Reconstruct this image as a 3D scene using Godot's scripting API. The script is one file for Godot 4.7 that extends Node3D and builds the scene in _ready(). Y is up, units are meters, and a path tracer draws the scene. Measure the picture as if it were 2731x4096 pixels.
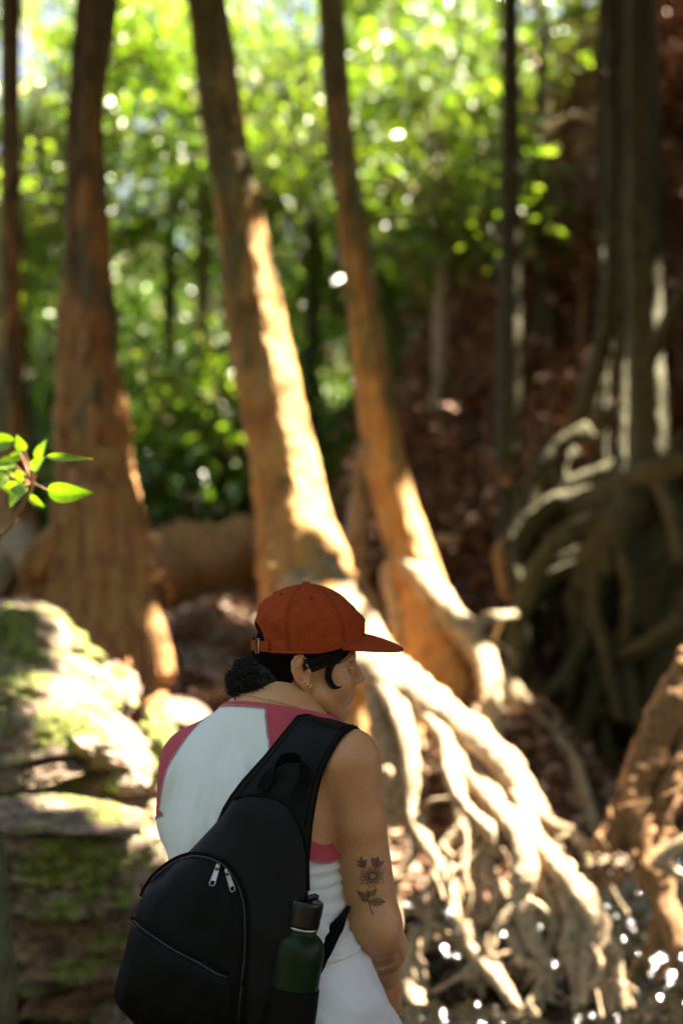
extends Node3D
# A hiker in a rust cap pauses at a forest stream; fig roots, mossy boulders and sunlit leaves behind.

const F := 5627.0          # focal length in pixels of the photograph
const CAM_Y := 1.75
const SUN := Vector3(0.55, 0.79, -0.22)   # towards the sun: high, from the right and a little behind the scene

var rng := RandomNumberGenerator.new()
var used := {}
var mats := {}
var noise := FastNoiseLite.new()
var rough_noise := FastNoiseLite.new()

# ---------------------------------------------------------------- helpers
class Geo:
	var v := PackedVector3Array()
	var c := PackedColorArray()
	var uv := PackedVector2Array()
	var i := PackedInt32Array()
	var n := PackedVector3Array()
	func tri(a: int, b: int, d: int) -> void:      # counter-clockwise seen from outside
		i.append(a); i.append(d); i.append(b)
	func quad(a: int, b: int, d: int, e: int) -> void:
		tri(a, b, d); tri(a, d, e)
	func add(p: Vector3, col = null) -> int:
		v.append(p)
		if col != null: c.append(col)
		return v.size() - 1
	func normals() -> void:
		n = PackedVector3Array(); n.resize(v.size())
		for k in range(0, i.size(), 3):
			var a := v[i[k]]
			var fn := (v[i[k + 2]] - a).cross(v[i[k + 1]] - a)
			n[i[k]] += fn; n[i[k + 1]] += fn; n[i[k + 2]] += fn
		for k in n.size():
			n[k] = n[k].normalized() if n[k].length_squared() > 1e-20 else Vector3.UP
	func mesh() -> ArrayMesh:
		if n.size() != v.size(): normals()
		var arr := []; arr.resize(Mesh.ARRAY_MAX)
		arr[Mesh.ARRAY_VERTEX] = v; arr[Mesh.ARRAY_NORMAL] = n; arr[Mesh.ARRAY_INDEX] = i
		if c.size() == v.size(): arr[Mesh.ARRAY_COLOR] = c
		if uv.size() == v.size(): arr[Mesh.ARRAY_TEX_UV] = uv
		var m := ArrayMesh.new()
		if i.size() > 0: m.add_surface_from_arrays(Mesh.PRIMITIVE_TRIANGLES, arr)
		return m

func at(px: float, py: float, d: float) -> Vector3:      # a place in the photograph at the distance d becomes a point of the place
	return Vector3((px - 1365.5) * d / F, CAM_Y - (py - 2048.0) * d / F, -d)

func numbered(called: String) -> String:
	if not used.has(called):
		used[called] = 0
		return called
	used[called] += 1
	return "%s_%03d" % [called, used[called]]

func thing(called: String, label: String, category: String, where := Vector3.ZERO, group := "") -> Node3D:
	var o := Node3D.new(); o.name = numbered(called); add_child(o); o.position = where
	tag(o, label, category, group)
	return o

func tag(o: Node, label: String, category := "", group := "", kind := "") -> Node:
	if label: o.set_meta("label", label)
	if category: o.set_meta("category", category)
	if group: o.set_meta("group", group)
	if kind: o.set_meta("kind", kind)
	return o

func part(called: String, m: Mesh, mat: Material, parent: Node) -> MeshInstance3D:
	var o := MeshInstance3D.new(); o.name = called if parent != self else numbered(called)
	o.mesh = m; o.material_override = mat
	parent.add_child(o, true)
	return o

func lin(r: float, g: float, b: float) -> Color:       # linear base colour for albedo_color
	return Color(r, g, b).linear_to_srgb()

func mat(r: float, g: float, b: float, rough := 0.8, vc := false) -> StandardMaterial3D:
	var m := StandardMaterial3D.new()
	m.albedo_color = lin(r, g, b); m.roughness = rough
	m.vertex_color_use_as_albedo = vc
	return m

func noise_tex(freq: float, cols: Array, offs: Array, sd: int, octaves := 5, size := 512, kind := FastNoiseLite.TYPE_SIMPLEX_SMOOTH) -> NoiseTexture2D:
	var t := NoiseTexture2D.new(); t.width = size; t.height = size; t.seamless = true
	var fn := FastNoiseLite.new(); fn.noise_type = kind; fn.frequency = freq; fn.fractal_octaves = octaves; fn.seed = sd
	t.noise = fn
	if cols.size() > 0:
		var g := Gradient.new(); g.offsets = PackedFloat32Array(offs)
		var cs := PackedColorArray()
		for q in cols: cs.append(Color(q[0], q[1], q[2]).linear_to_srgb())
		g.colors = cs
		t.color_ramp = g
	return t

func bump_tex(freq: float, strength: float, sd: int, size := 512, kind := FastNoiseLite.TYPE_SIMPLEX_SMOOTH) -> NoiseTexture2D:
	var t := noise_tex(freq, [], [], sd, 5, size, kind)
	t.as_normal_map = true; t.bump_strength = strength
	return t

func tri_mat(tex: Texture2D, nrm: Texture2D, scl: Vector3, rough := 0.9, depth := 1.0) -> StandardMaterial3D:
	var m := StandardMaterial3D.new()
	m.albedo_texture = tex; m.roughness = rough
	m.uv1_triplanar = true; m.uv1_world_triplanar = true; m.uv1_scale = scl
	if nrm:
		m.normal_enabled = true; m.normal_texture = nrm; m.normal_scale = depth
	return m

func spline(p: Array, steps: int) -> Array:      # Catmull-Rom through [Vector3, radius] pairs
	var out := []
	for k in p.size() - 1:
		var a = p[maxi(k - 1, 0)]; var b = p[k]; var c2 = p[k + 1]; var d = p[mini(k + 2, p.size() - 1)]
		for s in steps:
			var t := float(s) / steps
			var q: Vector3 = 0.5 * (2.0 * b[0] + (c2[0] - a[0]) * t + (2.0 * a[0] - 5.0 * b[0] + 4.0 * c2[0] - d[0]) * t * t + (3.0 * b[0] - a[0] - 3.0 * c2[0] + d[0]) * t * t * t)
			out.append([q, lerpf(b[1], c2[1], smoothstep(0.0, 1.0, t))])
	out.append(p[p.size() - 1])
	return out

func tube(g: Geo, p: Array, sides := 10, lump := 0.12, flute := 0.0, flutes := 5, freq := 4.0, col = null, capped := true) -> void:
	var base := g.v.size()
	var side := Vector3.RIGHT
	var t0: Vector3 = (p[1][0] - p[0][0]).normalized()
	side = (Vector3(0.31, 0.2, 0.93).cross(t0)).normalized()
	var ph := g.v.size() * 0.37
	for k in p.size():
		var a: Vector3 = p[maxi(k - 1, 0)][0]; var b: Vector3 = p[mini(k + 1, p.size() - 1)][0]
		var t := (b - a).normalized()
		side = (side - t * side.dot(t)).normalized()
		var up := t.cross(side)
		for s in sides:
			var an := TAU * s / sides
			var dir := side * cos(an) + up * sin(an)
			var r: float = p[k][1]
			var q: Vector3 = p[k][0] + dir * r
			var f := 1.0 + lump * noise.get_noise_3dv(q * freq) * 2.0 + flute * sin(an * flutes + ph + noise.get_noise_1d(k * 2.0) * 2.0)
			g.add(p[k][0] + dir * r * f, col)
	for k in p.size() - 1:
		for s in sides:
			var s2 := (s + 1) % sides
			g.quad(base + k * sides + s, base + k * sides + s2, base + (k + 1) * sides + s2, base + (k + 1) * sides + s)
	if capped:
		var e := g.add(p[p.size() - 1][0] + (p[p.size() - 1][0] - p[p.size() - 2][0]).normalized() * p[p.size() - 1][1] * 0.4, col)
		var b0 := g.add(p[0][0], col)
		for s in sides:
			var s2 := (s + 1) % sides
			var l := base + (p.size() - 1) * sides
			g.tri(l + s, l + s2, e)
			g.tri(base + s2, base + s, b0)

func tube_mesh(p: Array, sides := 10, lump := 0.12, flute := 0.0, flutes := 5, freq := 4.0, steps := 5) -> ArrayMesh:
	var g := Geo.new(); tube(g, spline(p, steps), sides, lump, flute, flutes, freq)
	return g.mesh()

func path(pix: Array) -> Array:        # [px, py, distance, radius] rows into [Vector3, radius]
	var out := []
	for q in pix: out.append([at(q[0], q[1], q[2]), q[3]])
	return out

# ---------------------------------------------------------------- the scene
func _ready() -> void:
	# camera
	var cam := Camera3D.new(); cam.name = "camera"; add_child(cam)
	cam.position = Vector3(0, CAM_Y, 0)
	var lens := CameraAttributesPhysical.new()
	lens.frustum_focal_length = 12.0 / tan(deg_to_rad(20.0))       # 40 degrees high
	lens.frustum_focus_distance = 2.52
	lens.frustum_near = 0.05; lens.frustum_far = 400.0
	lens.exposure_aperture = 1.10
	cam.attributes = lens
	cam.fov = 40.0; cam.near = 0.05; cam.far = 400.0
	cam.current = true
	# sky, haze and exposure
	var we := WorldEnvironment.new(); we.name = "world"; add_child(we)
	var env := Environment.new(); we.environment = env
	env.background_mode = Environment.BG_SKY
	var sm := ProceduralSkyMaterial.new()
	sm.sky_top_color = lin(0.42, 0.52, 0.74); sm.sky_horizon_color = lin(0.86, 0.89, 0.96)
	sm.sky_curve = 0.18
	sm.ground_horizon_color = lin(0.16, 0.14, 0.09); sm.ground_bottom_color = lin(0.07, 0.06, 0.035)
	sm.sun_angle_max = 20.0
	var sky := Sky.new(); sky.sky_material = sm; env.sky = sky
	env.background_energy_multiplier = 0.16
	env.tonemap_mode = Environment.TONE_MAPPER_LINEAR
	env.tonemap_exposure = EXPOSURE
	env.sdfgi_enabled = true; env.ssao_enabled = true; env.ssil_enabled = true
	# sun
	var sun := DirectionalLight3D.new(); sun.name = "sun"; add_child(sun)
	sun.light_energy = 1.6; sun.light_angular_distance = 0.55; sun.light_color = Color(1.0, 0.95, 0.86)
	sun.shadow_enabled = true
	sun.look_at_from_position(SUN * 50.0, Vector3.ZERO, Vector3.FORWARD)

	noise.seed = 11; noise.frequency = 1.0; noise.noise_type = FastNoiseLite.TYPE_SIMPLEX_SMOOTH; noise.fractal_octaves = 3
	rough_noise.seed = 5; rough_noise.frequency = 1.0; rough_noise.fractal_octaves = 4
	rng.seed = 42
	make_materials()
	# setting, then things
	build_ground()
	build_forest()
	build_roots()
	build_rocks()
	build_small_plants()
	build_person()
	build_backpack()
	build_bottle()

const EXPOSURE := 12.0

func make_materials() -> void:
	var bn := bump_tex(0.02, 14.0, 3)
	# bark: vertical streaks; stretched in y
	var orange := noise_tex(0.012, [[0.24, 0.11, 0.035], [0.45, 0.225, 0.065], [0.53, 0.305, 0.10], [0.34, 0.25, 0.12]], [0.15, 0.42, 0.62, 0.85], 1)
	mats.bark_orange = tri_mat(orange, bn, Vector3(2.2, 0.5, 2.2))
	var red := noise_tex(0.012, [[0.15, 0.06, 0.022], [0.34, 0.145, 0.042], [0.42, 0.20, 0.06], [0.20, 0.14, 0.055]], [0.15, 0.42, 0.62, 0.85], 2)
	mats.bark_red = tri_mat(red, bn, Vector3(2.2, 0.5, 2.2))
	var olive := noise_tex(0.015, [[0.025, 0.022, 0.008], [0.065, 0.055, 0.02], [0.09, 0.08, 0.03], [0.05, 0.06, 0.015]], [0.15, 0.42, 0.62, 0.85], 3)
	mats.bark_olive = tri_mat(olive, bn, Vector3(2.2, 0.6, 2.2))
	var grey := noise_tex(0.012, [[0.16, 0.11, 0.06], [0.36, 0.26, 0.15], [0.44, 0.35, 0.22], [0.22, 0.22, 0.11]], [0.15, 0.42, 0.62, 0.85], 4)
	mats.bark_pale = tri_mat(grey, bn, Vector3(2.2, 0.8, 2.2))
	var rootc := noise_tex(0.014, [[0.11, 0.06, 0.03], [0.33, 0.225, 0.13], [0.47, 0.36, 0.24], [0.18, 0.14, 0.06]], [0.12, 0.4, 0.62, 0.9], 6)
	mats.root_pale = tri_mat(rootc, bn, Vector3(3, 3, 3))
	var rootb := noise_tex(0.014, [[0.08, 0.035, 0.015], [0.22, 0.10, 0.035], [0.30, 0.16, 0.06], [0.10, 0.08, 0.03]], [0.12, 0.4, 0.62, 0.9], 7)
	mats.root_brown = tri_mat(rootb, bn, Vector3(3, 3, 3))
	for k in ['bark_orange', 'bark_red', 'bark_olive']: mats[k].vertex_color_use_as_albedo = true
	var litter := noise_tex(0.03, [[0.018, 0.008, 0.004], [0.065, 0.027, 0.010], [0.115, 0.052, 0.018], [0.05, 0.034, 0.012]], [0.1, 0.42, 0.62, 0.85], 8, 6)
	mats.litter = tri_mat(litter, bump_tex(0.04, 10.0, 12), Vector3(1.4, 1.4, 1.4), 0.95)
	var rock := noise_tex(0.02, [[0.09, 0.055, 0.035], [0.22, 0.15, 0.10], [0.34, 0.255, 0.185]], [0.2, 0.5, 0.8], 9, 6)
	mats.rock = tri_mat(rock, bump_tex(0.03, 14.0, 13), Vector3(1.5, 1.5, 1.5), 0.85, 1.5)
	mats.rock.vertex_color_use_as_albedo = true
	mats.rock.albedo_color = Color(1, 1, 1)
	mats.leaf = mat(1, 1, 1, 0.33, true)
	mats.leaf.backlight_enabled = true; mats.leaf.backlight = Color(0.95, 1.0, 0.5)
	mats.leaf.metallic_specular = 0.75
	mats.dry_leaf = mat(1, 1, 1, 0.7, true)
	mats.dry_leaf.backlight_enabled = true; mats.dry_leaf.backlight = Color(0.3, 0.2, 0.1)
	mats.water = mat(0.004, 0.0035, 0.002, 0.05)
	mats.water.metallic_specular = 0.6

func ground_y(x: float, z: float) -> float:
	var d := -z
	var y := 0.0
	y += 0.15 * smoothstep(4.3, 5.6, d) + 0.65 * smoothstep(5.4, 7.2, d) + 0.3 * smoothstep(7.2, 11.0, d)
	y += 0.6 * smoothstep(11.0, 16.0, d) + 9.0 * smoothstep(16.0, 60.0, d)
	y += 0.75 * smoothstep(-0.7, -2.4, x) * smoothstep(3.2, 5.0, d) * (1.0 - smoothstep(7, 10, d))
	y += 4.5 * smoothstep(-0.3, 2.9, x) * smoothstep(9.1, 12.6, d) * (1.0 - smoothstep(17.0, 30.0, d))
	y += 1.2 * smoothstep(1.7, 3.6, x) * smoothstep(4.0, 7.0, d) + 1.6 * smoothstep(3.0, 7.0, absf(x)) * smoothstep(-1.0, 5.0, d)
	y -= 0.65 * smoothstep(0.9, 1.6, x) * (1.0 - smoothstep(3.2, 4.2, x)) * smoothstep(5.4, 6.6, d) * (1.0 - smoothstep(8.9, 9.8, d))
	y -= 0.24 * smoothstep(2.9, 3.6, d) * (1.0 - smoothstep(5.3, 5.9, d)) * (1.0 - smoothstep(2.2, 3.0, absf(x)))
	y += 0.10 * noise.get_noise_2d(x * 0.8, z * 0.8) + 0.35 * noise.get_noise_2d(x * 0.2 + 9.0, z * 0.2) * smoothstep(4.5, 9.0, d)
	y += (rough_noise.get_noise_3d(x * 1.6, y * 1.2, z * 1.6)) * 0.5 * smoothstep(8.5, 10.0, d) * smoothstep(0.3, 1.2, x)
	return y

func build_ground() -> void:
	var g := Geo.new()
	var xs := []; var zs := []
	for k in 141:
		var t := (k - 70) / 70.0
		xs.append(4.2 * t + 56.0 * pow(t, 5.0))
	for k in 181:
		var t := k / 180.0
		zs.append(7.0 - 26.0 * t - 81.0 * pow(t, 6.0))
	for z in zs:
		for x in xs: g.add(Vector3(x, ground_y(x, z), z))
	var w: int = xs.size()
	for a in zs.size() - 1:
		for b in w - 1:
			g.quad(a * w + b, (a + 1) * w + b, (a + 1) * w + b + 1, a * w + b + 1)
	for k in range(0, g.i.size(), 3):     # upward faces
		pass
	g.normals()
	if g.n[g.n.size() / 2].y < 0.0:
		for k in range(0, g.i.size(), 3):
			var s := g.i[k + 1]; g.i[k + 1] = g.i[k + 2]; g.i[k + 2] = s
		g.normals()
	var o := part("ground", g.mesh(), mats.litter, self)
	tag(o, "brown leaf-littered earth of the stream banks and slope", "ground", "", "structure")
	# stream: one shallow rippled sheet that steps up among the stones
	var wg := Geo.new(); var nx := 420; var nz := 240
	for a in nz + 1:
		for b in nx + 1:
			var x := lerpf(-3.0, 3.0, float(b) / nx); var z := lerpf(-3.0, -6.2, float(a) / nz)
			var fall := 0.16 * smoothstep(-4.9, -5.6, z) + 0.10 * smoothstep(0.9, 1.5, x)
			var hh: float = 0.035 + fall + 0.030 * noise.get_noise_3d(x * 6.0, 3.0, z * 4.0) + 0.034 * rough_noise.get_noise_3d(x * 16.0, 1.0, z * 12.0) + 0.014 * rough_noise.get_noise_3d(x * 42.0, 5.0, z * 36.0)
			wg.add(Vector3(x, hh, z))
	for a in nz:
		for b in nx: wg.quad(a * (nx + 1) + b, a * (nx + 1) + b + 1, (a + 1) * (nx + 1) + b + 1, (a + 1) * (nx + 1) + b)
	var wo := part("stream_water", wg.mesh(), mats.water, self)
	tag(wo, "shallow rippled stream water glinting at the bottom corners among stones and roots", "water", "", "structure")

# ---------------------------------------------------------------- leaves and trees
func leaf_shape(g: Geo, base: Vector3, dir: Vector3, up: Vector3, length: float, width: float, col: Color, fold := 0.25, droop := 0.15) -> void:
	var side := dir.cross(up).normalized(); var nn := side.cross(dir).normalized()
	var b := g.add(base, col)
	var m1 := g.add(base + dir * length * 0.33 - nn * length * droop * 0.15, col)
	var m2 := g.add(base + dir * length * 0.7 - nn * length * droop * 0.5, col)
	var t := g.add(base + dir * length - nn * length * droop, col)
	var l1 := g.add(base + dir * length * 0.3 + side * width * 0.5 + nn * width * fold, col)
	var r1 := g.add(base + dir * length * 0.3 - side * width * 0.5 + nn * width * fold, col)
	var l2 := g.add(base + dir * length * 0.68 + side * width * 0.36 + nn * width * fold * 0.5 - nn * length * droop * 0.5, col)
	var r2 := g.add(base + dir * length * 0.68 - side * width * 0.36 + nn * width * fold * 0.5 - nn * length * droop * 0.5, col)
	g.tri(b, l1, m1); g.tri(b, m1, r1)
	g.quad(m1, l1, l2, m2); g.quad(m1, m2, r2, r1)
	g.tri(m2, l2, t); g.tri(m2, t, r2)

func leaf_cluster(sd: int, count: int, spread: float, length: float, width: float) -> ArrayMesh:
	var r := RandomNumberGenerator.new(); r.seed = sd
	var g := Geo.new()
	for k in count:
		var a := r.randf() * TAU; var e := r.randf_range(-0.9, 0.9)
		var dir := Vector3(cos(a) * cos(e), sin(e) - 0.15, sin(a) * cos(e)).normalized()
		var p := Vector3(r.randfn(), r.randfn() * 0.7, r.randfn()) * spread * 0.45
		var up := (Vector3.UP + Vector3(r.randfn(), r.randfn() * 0.4, r.randfn()) * 0.6).normalized()
		if absf(up.dot(dir)) > 0.95: up = Vector3(up.z, up.x, up.y)
		var s := r.randf_range(0.65, 1.25); var tone := r.randf_range(0.7, 1.3)
		leaf_shape(g, p, dir, up, length * s, width * s, Color(tone * r.randf_range(0.85, 1.15), tone, tone * 0.9))
	for k in 3:
		var a := r.randf() * TAU
		tube(g, [[Vector3(0, -spread * 0.5, 0), 0.006], [Vector3(cos(a), r.randf_range(-0.3, 0.6), sin(a)) * spread * 0.7, 0.002]], 3, 0.0, 0.0, 5, 4.0, Color(0.9, 0.5, 0.3), false)
	return g.mesh()

var clusters := []

func crown_of(parent: Node, places: Array, cols: Array, sd: int, called := "crown", scale_lo := 0.8, scale_hi := 1.35, leaf_mat: Material = null) -> void:
	var r := RandomNumberGenerator.new(); r.seed = sd
	var mm := MultiMesh.new(); mm.transform_format = MultiMesh.TRANSFORM_3D; mm.use_colors = true
	mm.mesh = clusters[sd % 4] if sd < 1000 else clusters[4 + sd % 2]
	mm.instance_count = places.size()
	for k in places.size():
		var b := Basis.from_euler(Vector3(r.randf_range(-0.5, 0.5), r.randf() * TAU, r.randf_range(-0.5, 0.5))) * r.randf_range(scale_lo, scale_hi)
		mm.set_instance_transform(k, Transform3D(b, places[k] - parent.position))
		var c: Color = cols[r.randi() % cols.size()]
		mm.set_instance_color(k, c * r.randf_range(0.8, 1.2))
	var o := MultiMeshInstance3D.new(); o.name = called; o.multimesh = mm; o.material_override = leaf_mat if leaf_mat else mats.leaf
	o.set_meta("kind", "stuff")
	parent.add_child(o, true)

# Gaps in the high canopy: places where the photograph shows direct sun [point, radius]
func sun_patches() -> Array:
	var s := []
	for q in [[950, 560, 7.5, .02], [985, 800, 7.5, .05], [1050, 1000, 7.5, .06], [1100, 1250, 7.5, .07], [1150, 1500, 7.4, .07], [1190, 1750, 7.3, .07], [1240, 1980, 7.2, .12], [1280, 2130, 7.15, .14], [1320, 2280, 7.05, .18], [1360, 2440, 7.0, .22],
			[1430, 2600, 6.6, .2], [1500, 2680, 6.4, .2], [1600, 2750, 6.2, .2], [1720, 2830, 6.0, .2], [1850, 2930, 5.8, .2], [1960, 3030, 5.6, .2], [2080, 3180, 5.5, .2], [2090, 3450, 5.2, .38], [1750, 3250, 5.3, .36], [1950, 3500, 5.2, .38], [2250, 3550, 5.1, .36], [1620, 3000, 5.7, .25], [1850, 3150, 5.5, .3],
			[1900, 3800, 5.0, .36], [2080, 3980, 4.9, .36], [1660, 3850, 5.0, .25], [2330, 3700, 5.0, .22],
			[1640, 2250, 7.6, .12], [1750, 2480, 7.2, .16], [1900, 2700, 7.0, .16],
			[150, 2480, 5.6, .14], [330, 2660, 5.35, .17], [440, 2760, 5.4, .2], [620, 2860, 6.0, .2], [60, 2880, 4.9, .12], [420, 2960, 4.9, .17], [150, 3250, 4.5, .14], [420, 3290, 4.5, .2], [600, 3330, 4.8, .22],
			[520, 1900, 6.9, .02], [560, 2450, 6.6, .1], [620, 2600, 6.4, .1],
			[800, 2110, 11.0, .5], [600, 2170, 11.0, .4], [980, 2080, 11.0, .4], [1000, 2780, 7.0, .14], [850, 2800, 6.5, .14],
			[2480, 3330, 5.2, .24], [2350, 3400, 5.2, .18], [2660, 3440, 5.0, .22], [2560, 3800, 4.9, .6], [2640, 3650, 5.2, .5], [2450, 3600, 5.2, .3], [2650, 4000, 4.8, .4], [350, 4030, 4.9, .25],
			[90, 1880, 3.4, .28], [2150, 2140, 9.0, .16], [2040, 2210, 9.0, .1], [1700, 2150, 9.2, .12], [2280, 2030, 8.5, .12], [1620, 1650, 10.5, .25], [1680, 1500, 11.0, .3], [1850, 1250, 11.3, .3], [1950, 1080, 11.5, .35], [1740, 1400, 11.0, .25]]:
		s.append([at(q[0], q[1], q[2]), q[3], 0.12 if q[0] < 700.0 and q[1] > 2400.0 else (0.19 if q[3] < 0.11 else 0.27)])
	var r := RandomNumberGenerator.new(); r.seed = 314
	for k in 40:        # small chinks that fleck the far bank and the floor
		var d := r.randf_range(7.0, 12.0)
		s.append([at(r.randf_range(1450, 2731), r.randf_range(1200, 3100), d), .03, .10])
	for k in 30:
		s.append([at(r.randf_range(0, 2731), r.randf_range(2600, 4000), r.randf_range(4.8, 6.5)), .04, .12])
	return s

var gaps := []
var kept := []         # trunks that the photograph shows in full shade
func in_gap(p: Vector3, more: float) -> bool:
	var sun := SUN.normalized()
	for q in kept:
		var rel: Vector3 = p - q
		var along := rel.dot(sun)
		if along > 2.0 and (rel - sun * along).length_squared() < 0.075: return false
	for q in gaps:
		var rel: Vector3 = p - q[0]
		var along := rel.dot(sun)
		if along > 0.0 and (rel - sun * along).length_squared() < pow(q[1] * 1.1 + q[2] + more, 2.0): return true
	return false

func build_forest() -> void:
	for k in 4: clusters.append(leaf_cluster(100 + k, 14, 0.42, 0.16 if k < 2 else 0.12, 0.075 if k < 2 else 0.06))
	for k in 2: clusters.append(leaf_cluster(200 + k, 9, 0.20, 0.115, 0.06))       # small sprays of the high canopy
	var sun := SUN.normalized()
	# --- the near trunks, each [px, py, distance, radius] from the top of the picture down to the foot
	var specs := [
		{"pix": [[45, -900, 7.6, .045], [42, 0, 7.6, .05], [42, 900, 7.6, .05], [42, 1500, 7.5, .062], [50, 1900, 7.4, .085], [60, 2250, 7.2, .14], [70, 2500, 7.0, .2]], "m": "bark_red", "name": "leaning_tree", "label": "slim reddish tree trunk at the very left edge of the picture", "flute": .06, "shade_lichen_y": 2.7},
		{"pix": [[430, -900, 7.4, .08], [385, 0, 7.3, .1], [338, 480, 7.2, .085], [345, 900, 7.2, .1], [350, 1400, 7.1, .145], [372, 1800, 7.0, .175], [380, 2050, 7.0, .205], [375, 2350, 6.9, .24], [370, 2800, 6.8, .29]], "m": "bark_red", "name": "buttressed_tree", "label": "thick reddish tree with buttressed foot standing behind the left boulders", "flute": .16, "shade_lichen_y": 3.0},
		{"pix": [[690, -900, 7.6, .10], [822, 0, 7.6, .105], [890, 500, 7.6, .112], [958, 900, 7.5, .125], [1022, 1300, 7.5, .16], [1095, 1700, 7.4, .165], [1150, 2000, 7.3, .185], [1210, 2300, 7.1, .23], [1290, 2560, 6.9, .30], [1340, 2800, 6.8, .36]], "m": "bark_orange", "name": "leaning_tree", "label": "broad orange-barked leaning tree rising right behind the cap", "flute": .09, "shade_lichen_y": 3.3},
		{"pix": [[1270, -900, 8.2, .07], [1320, 0, 8.2, .078], [1355, 500, 8.1, .078], [1418, 1000, 8.1, .085], [1485, 1500, 8.0, .105], [1545, 1900, 7.9, .115], [1665, 2300, 7.7, .13], [1760, 2620, 7.4, .17], [1800, 2800, 7.3, .2]], "m": "bark_orange", "name": "leaning_tree", "label": "slender orange-barked leaning tree to the right of the broad one behind the cap", "flute": .07, "shade_lichen_y": 3.2},
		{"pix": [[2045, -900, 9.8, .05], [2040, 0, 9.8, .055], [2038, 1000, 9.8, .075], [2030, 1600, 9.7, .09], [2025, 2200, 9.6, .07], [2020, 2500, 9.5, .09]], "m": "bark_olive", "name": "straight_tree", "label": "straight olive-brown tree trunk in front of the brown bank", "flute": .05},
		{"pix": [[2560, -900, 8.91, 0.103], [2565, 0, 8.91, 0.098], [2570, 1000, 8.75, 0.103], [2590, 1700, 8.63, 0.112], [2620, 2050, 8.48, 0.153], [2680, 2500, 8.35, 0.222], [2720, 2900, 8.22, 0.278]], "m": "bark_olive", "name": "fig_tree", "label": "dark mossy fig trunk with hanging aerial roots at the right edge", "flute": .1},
	]
	var hosts := []
	for s in specs:
		var pts := path(s.pix)
		pts.push_front([pts[0][0] + Vector3(rng.randf_range(-.3, .3), 6.5, rng.randf_range(-.3, .3)), pts[0][1] * 0.75])
		var foot: Vector3 = pts[pts.size() - 1][0]
		foot.y = minf(foot.y, ground_y(foot.x, foot.z) - 0.1)
		pts.append([foot, pts[pts.size() - 1][1] * 1.15])
		var o := thing(s.name, s.label, "tree", Vector3(foot.x, 0, foot.z), "trees standing around the stream")
		for q in pts: q[0] -= o.position
		part("trunk", trunk_mesh(pts, s.flute, s.get("shade_lichen_y", 99.0)), mats[s.m], o)
		hosts.append({"o": o, "top": pts[0][0] + o.position, "m": s.m})
	# unseen trees added outside the frame to the right to shade the stream
	var off := [[Vector3(5.2, 0, -9.0), "added unseen fig tree shading the stream beyond the right edge of the picture, nearest the person"], [Vector3(8.0, 0, -11.0), "added unseen tall tree shading the stream beyond the right edge, farther up the slope"], [Vector3(3.5, 0, -2.2), "added unseen tree shading the person beyond the right edge of the picture"]]
	for q in off:
		var o := thing("added_shade_tree", q[1], "tree", q[0], "trees standing around the stream")
		var gy := ground_y(q[0].x, q[0].z) - 0.2
		part("trunk", tube_mesh([[Vector3(.3, 11.5, -.2), .08], [Vector3(.1, 7, .1), .14], [Vector3(0, 3, 0), .2], [Vector3(0, gy, 0), .34]], 14, 0.1, 0.08, 5, 2.0, 8), mats.bark_olive, o)
		hosts.append({"o": o, "top": q[0] + Vector3(.3, 10.5, -.2), "m": "bark_olive"})
	# unseen trees added behind the camera to block low sky light
	var back := [[Vector3(-4.5, 0, 5.5), 'left of'], [Vector3(-1.4, 0, 7.5), 'straight behind'], [Vector3(2.0, 0, 7.0), 'a little right of'], [Vector3(5.0, 0, 4.0), 'right of'], [Vector3(-6.0, 0, 0.5), 'far left of']]
	for k in back.size():
		var bp: Vector3 = back[k][0]
		var o := thing("sky_block_tree", "unseen low leafy tree added at the back to block sky light, standing %s the camera" % back[k][1], "tree", bp, "trees standing around the stream")
		part("trunk", tube_mesh([[Vector3(.1, 7.0, 0), .04], [Vector3(0, 2.2, 0), .09], [Vector3(0, ground_y(bp.x, bp.z) - .1, 0), .15]], 10, .1, .05, 5, 2.0, 6), mats.bark_olive, o)
		var places := []
		for q in 620:
			var a := rng.randf() * TAU
			places.append(bp + Vector3(cos(a) * 1.9 * sqrt(rng.randf()), rng.randf_range(0.6, 7.4), sin(a) * 1.6 * sqrt(rng.randf())))
		crown_of(o, places, [Color(0.12, 0.21, 0.035), Color(0.15, 0.25, 0.05)], 20 + k, "crown", 0.9, 1.6)
	# high canopy: leaf sprays wherever the photograph's ground lies in shade
	gaps = sun_patches()
	for k in 9:
		kept.append(at(2060, 1900 - k * 240, 9.8)); kept.append(at(1330 + 20 * k, 200 * k, 8.1))
	var per := []
	for h in hosts: per.append([])
	var tries := 42000
	for k in tries + 18000:
		var gx := rng.randf_range(-4.6, 5.2); var gz := rng.randf_range(-11.2, 0.8)
		var hgt := rng.randf_range(8.2, 12.5)
		var p := Vector3(gx, 1.0, gz) + sun * ((hgt - 1.0) / sun.y)
		if k >= tries:        # unseen leaf masses added overhead and low on the right to block sky light
			if k >= tries + 14000: p = Vector3(rng.randf_range(0.9, 4.5), rng.randf_range(3.7, 6.5), rng.randf_range(-3.6, 0.6))
			elif k % 3 == 0: p = Vector3(rng.randf_range(2.0, 4.8), rng.randf_range(2.6, 7.5), rng.randf_range(-8.5, -2.6)); p.x = maxf(p.x, -p.z * 0.27 + 0.75)
			else: p = Vector3(rng.randf_range(-4.0, 4.5), 0, rng.randf_range(-10.0, -3.6)); p.y = 1.75 - p.z * 0.37 + rng.randf_range(0.9, 3.5)
		elif gz < -8.8 and gx < 0.8 and rng.randf() < 0.8: continue
		if in_gap(p, 0.0): continue
		var best := 0; var bd := 1e9
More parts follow.
